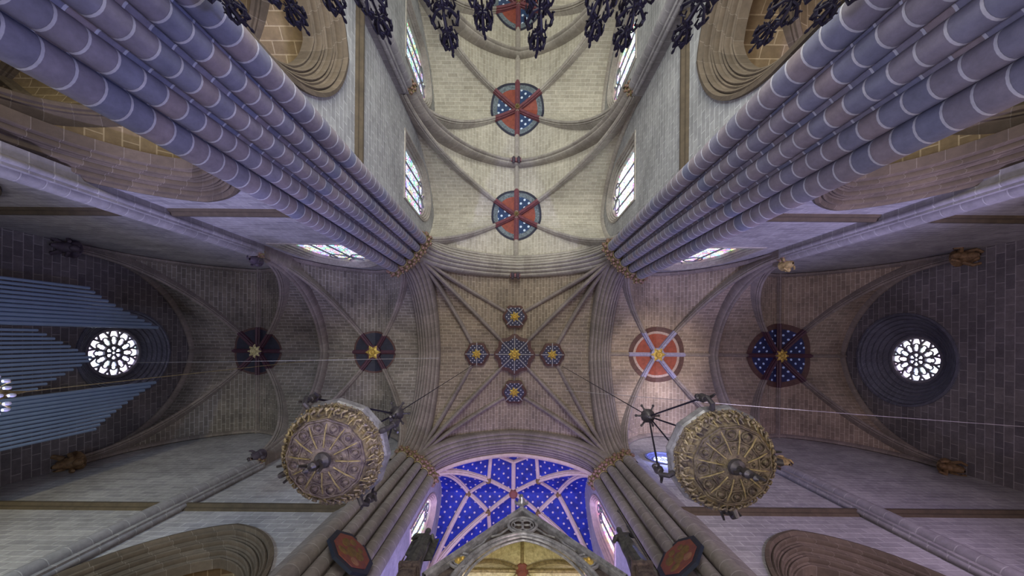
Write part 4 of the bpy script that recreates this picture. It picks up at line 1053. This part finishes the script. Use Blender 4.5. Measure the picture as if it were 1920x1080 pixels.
# statues beside the gable, each on its own pedestal column
def skin_figure(name, joints, bones, mat, parent):
    me = bpy.data.meshes.new(name); me.from_pydata([j[0] for j in joints], bones, []); o = bpy.data.objects.new(name, me); C.objects.link(o); o.parent = parent
    o.modifiers.new('skin', 'SKIN'); me.skin_vertices.new() if not me.skin_vertices else None
    for i, j in enumerate(joints): me.skin_vertices[0].data[i].radius = (j[1], j[1] * (j[2] if len(j) > 2 else 1))
    me.skin_vertices[0].data[0].use_root = True
    s = o.modifiers.new('sub', 'SUBSURF'); s.levels = 1; s.render_levels = 2; me.materials.append(mat)
    return o
def statue(x, y, h, rz, label, armup, s=1.0, plinth=True):
    root = thing('statue', label, 'statue', (x, y, h), 'figures flanking the altar canopy', rz); root.scale = (s, s, s)
    J = [((0, 0, .98), .15), ((0, 0, 1.2), .14), ((0, 0, 1.42), .17, .7), ((0, 0, 1.54), .06), ((0, .0, 1.62), .075), ((0, 0, 1.74), .095), ((0, 0, 1.83), .07),
         ((.19, 0, 1.45), .065), ((.28, -.05, 1.20), .05), ((.18, -.26, 1.22 + (.25 if armup else 0)), .04),
         ((-.19, 0, 1.45), .065), ((-.30, -.02, 1.20), .05), ((-.20, -.24, 1.12), .04),
         ((.10, 0, .9), .12), ((.11, -.03, .50), .085), ((.11, 0, .08), .05), ((.11, -.14, .03), .04),
         ((-.10, 0, .9), .12), ((-.11, 0, .50), .085), ((-.11, 0, .08), .05), ((-.11, -.14, .03), .04)]
    B = [(0, 1), (1, 2), (2, 3), (3, 4), (4, 5), (5, 6), (2, 7), (7, 8), (8, 9), (2, 10), (10, 11), (11, 12), (0, 13), (13, 14), (14, 15), (15, 16), (0, 17), (17, 18), (18, 19), (19, 20)]
    skin_figure('body', J, B, M['statue'], root)
    mb = MB(); mb.lathe([(.15, 1.2), (.15, .98), (.18, .6), (.22, .2), (.24, .04), (.20, .02), (.001, .03)], 24, mod=lambda a, z: 1 + .07 * math.sin(9 * a)); obj('robe', mb, M['statue'], root)
    if armup:
        mb = MB(); mb.tube([(.18, -.30, .0), (.18, -.28, 2.15)], .018, 6); mb.blob((.18, -.28, 2.2), .05, 0, 6); obj('staff', mb, M['bronze'], root)
    else:
        mb = MB()
        for sg in (-1, 1):
            P = [[(sg * (.05 + .30 * u), .12 + .08 * u, 1.5 - .9 * v * (1 - .3 * u) + .35 * u * (1 - v)) for u in lin(0, 1, 5)] for v in lin(0, 1, 6)]
            mb.grid(P, None); mb.grid([[(a, b + .03, c) for a, b, c in row] for row in P], None)
        obj('wings', mb, M['statue'], root)
    return root
def pedestal(x, y, h, label):
    root = thing('pedestal', label, 'pedestal', (x, y, FL))
    mb = MB(); mb.lathe([(.34, 0), (.34, .5), (.2, .7), (.17, 1.0), (.17, h - FL - .9), (.22, h - FL - .7)], 8); obj('column', mb, M['silver3'], root, False)
    mb = MB(); mb.box((-.18, -.18, h - FL - .7), (.18, .18, h - FL - .10)); mb.box((-.24, -.24, h - FL - .10), (.24, .24, h - FL))
    for sx in (-1, 1): mb.tube([(sx * .2, -.2, h - FL - .05), (sx * .2, -.2, h - FL + .25)], [.03, .01], 6)
    obj('top', mb, M['silver3'], root, False)
SX1, SX2 = -2.35, 2.98
pedestal(SX1, 5.35, 8.15, 'slender pedestal left of the altar canopy'); pedestal(SX2, 5.35, 8.25, 'slender pedestal right of the altar canopy')
statue(SX1, 5.35, 8.15, 0.2, 'dark bronze winged figure standing left of the altar canopy', False, .98)
statue(SX2, 5.35, 8.25, -.2, 'dark bronze robed figure standing right of the altar canopy', True, 1.0)

# octagonal painted panels hung on the choir piers
def panel(x, y, h, facing, label):
    root = thing('octagonal_painting', label, 'painting', (x, y, h), 'painted panels on the choir piers')
    root.rotation_euler = (math.radians(-16), 0, facing)
    def disc(mb, R, y0, y1, n=8, sx=1.0, sz=1.0):
        p = [(R * sx * math.cos(2 * PI * (k + .5) / n), R * sz * math.sin(2 * PI * (k + .5) / n)) for k in range(n)]
        mb.quad([(a, y0, b) for a, b in p]); mb.quad([(a, y1, b) for a, b in reversed(p)])
        for k in range(n): q = p[k]; w2 = p[(k + 1) % n]; mb.quad([(q[0], y0, q[1]), (q[0], y1, q[1]), (w2[0], y1, w2[1]), (w2[0], y0, w2[1])])
    mb = MB(); disc(mb, .88, -.04, .06, 8, 1, 1.2); obj('frame', mb, M['blackframe'], root, False)
    mb = MB(); disc(mb, .70, -.07, -.03, 8, 1, 1.2); obj('picture', mb, M['paint1'], root, False)
    mb = MB()
    rnd = random.Random(5)
    for (a, b, r, sx, sz) in ((-.12, .45, .15, 1, 1.2), (.22, .38, .13, 1, 1.1), (-.32, .12, .2, .8, 1.4), (.30, .02, .2, .9, 1.3), (0, -.1, .22, .9, 1.5), (-.25, -.42, .18, 1.2, .9), (.25, -.45, .18, 1, 1)):
        mb.blob((a, -.065, b), r, 0 if rnd.random() < .5 else 1, 10, sx, .12, sz)
    obj('relief_figures', mb, [M['paint2'], M['paint3']], root)
    return root
panel(-5.12, 6.80, 11.25, math.atan2(5.0, 5.4) , 'dark framed octagonal painting on the pier left of the canopy')
panel(5.25, 6.86, 11.2, -math.atan2(5.0, 5.4), 'dark framed octagonal painting on the pier right of the canopy')
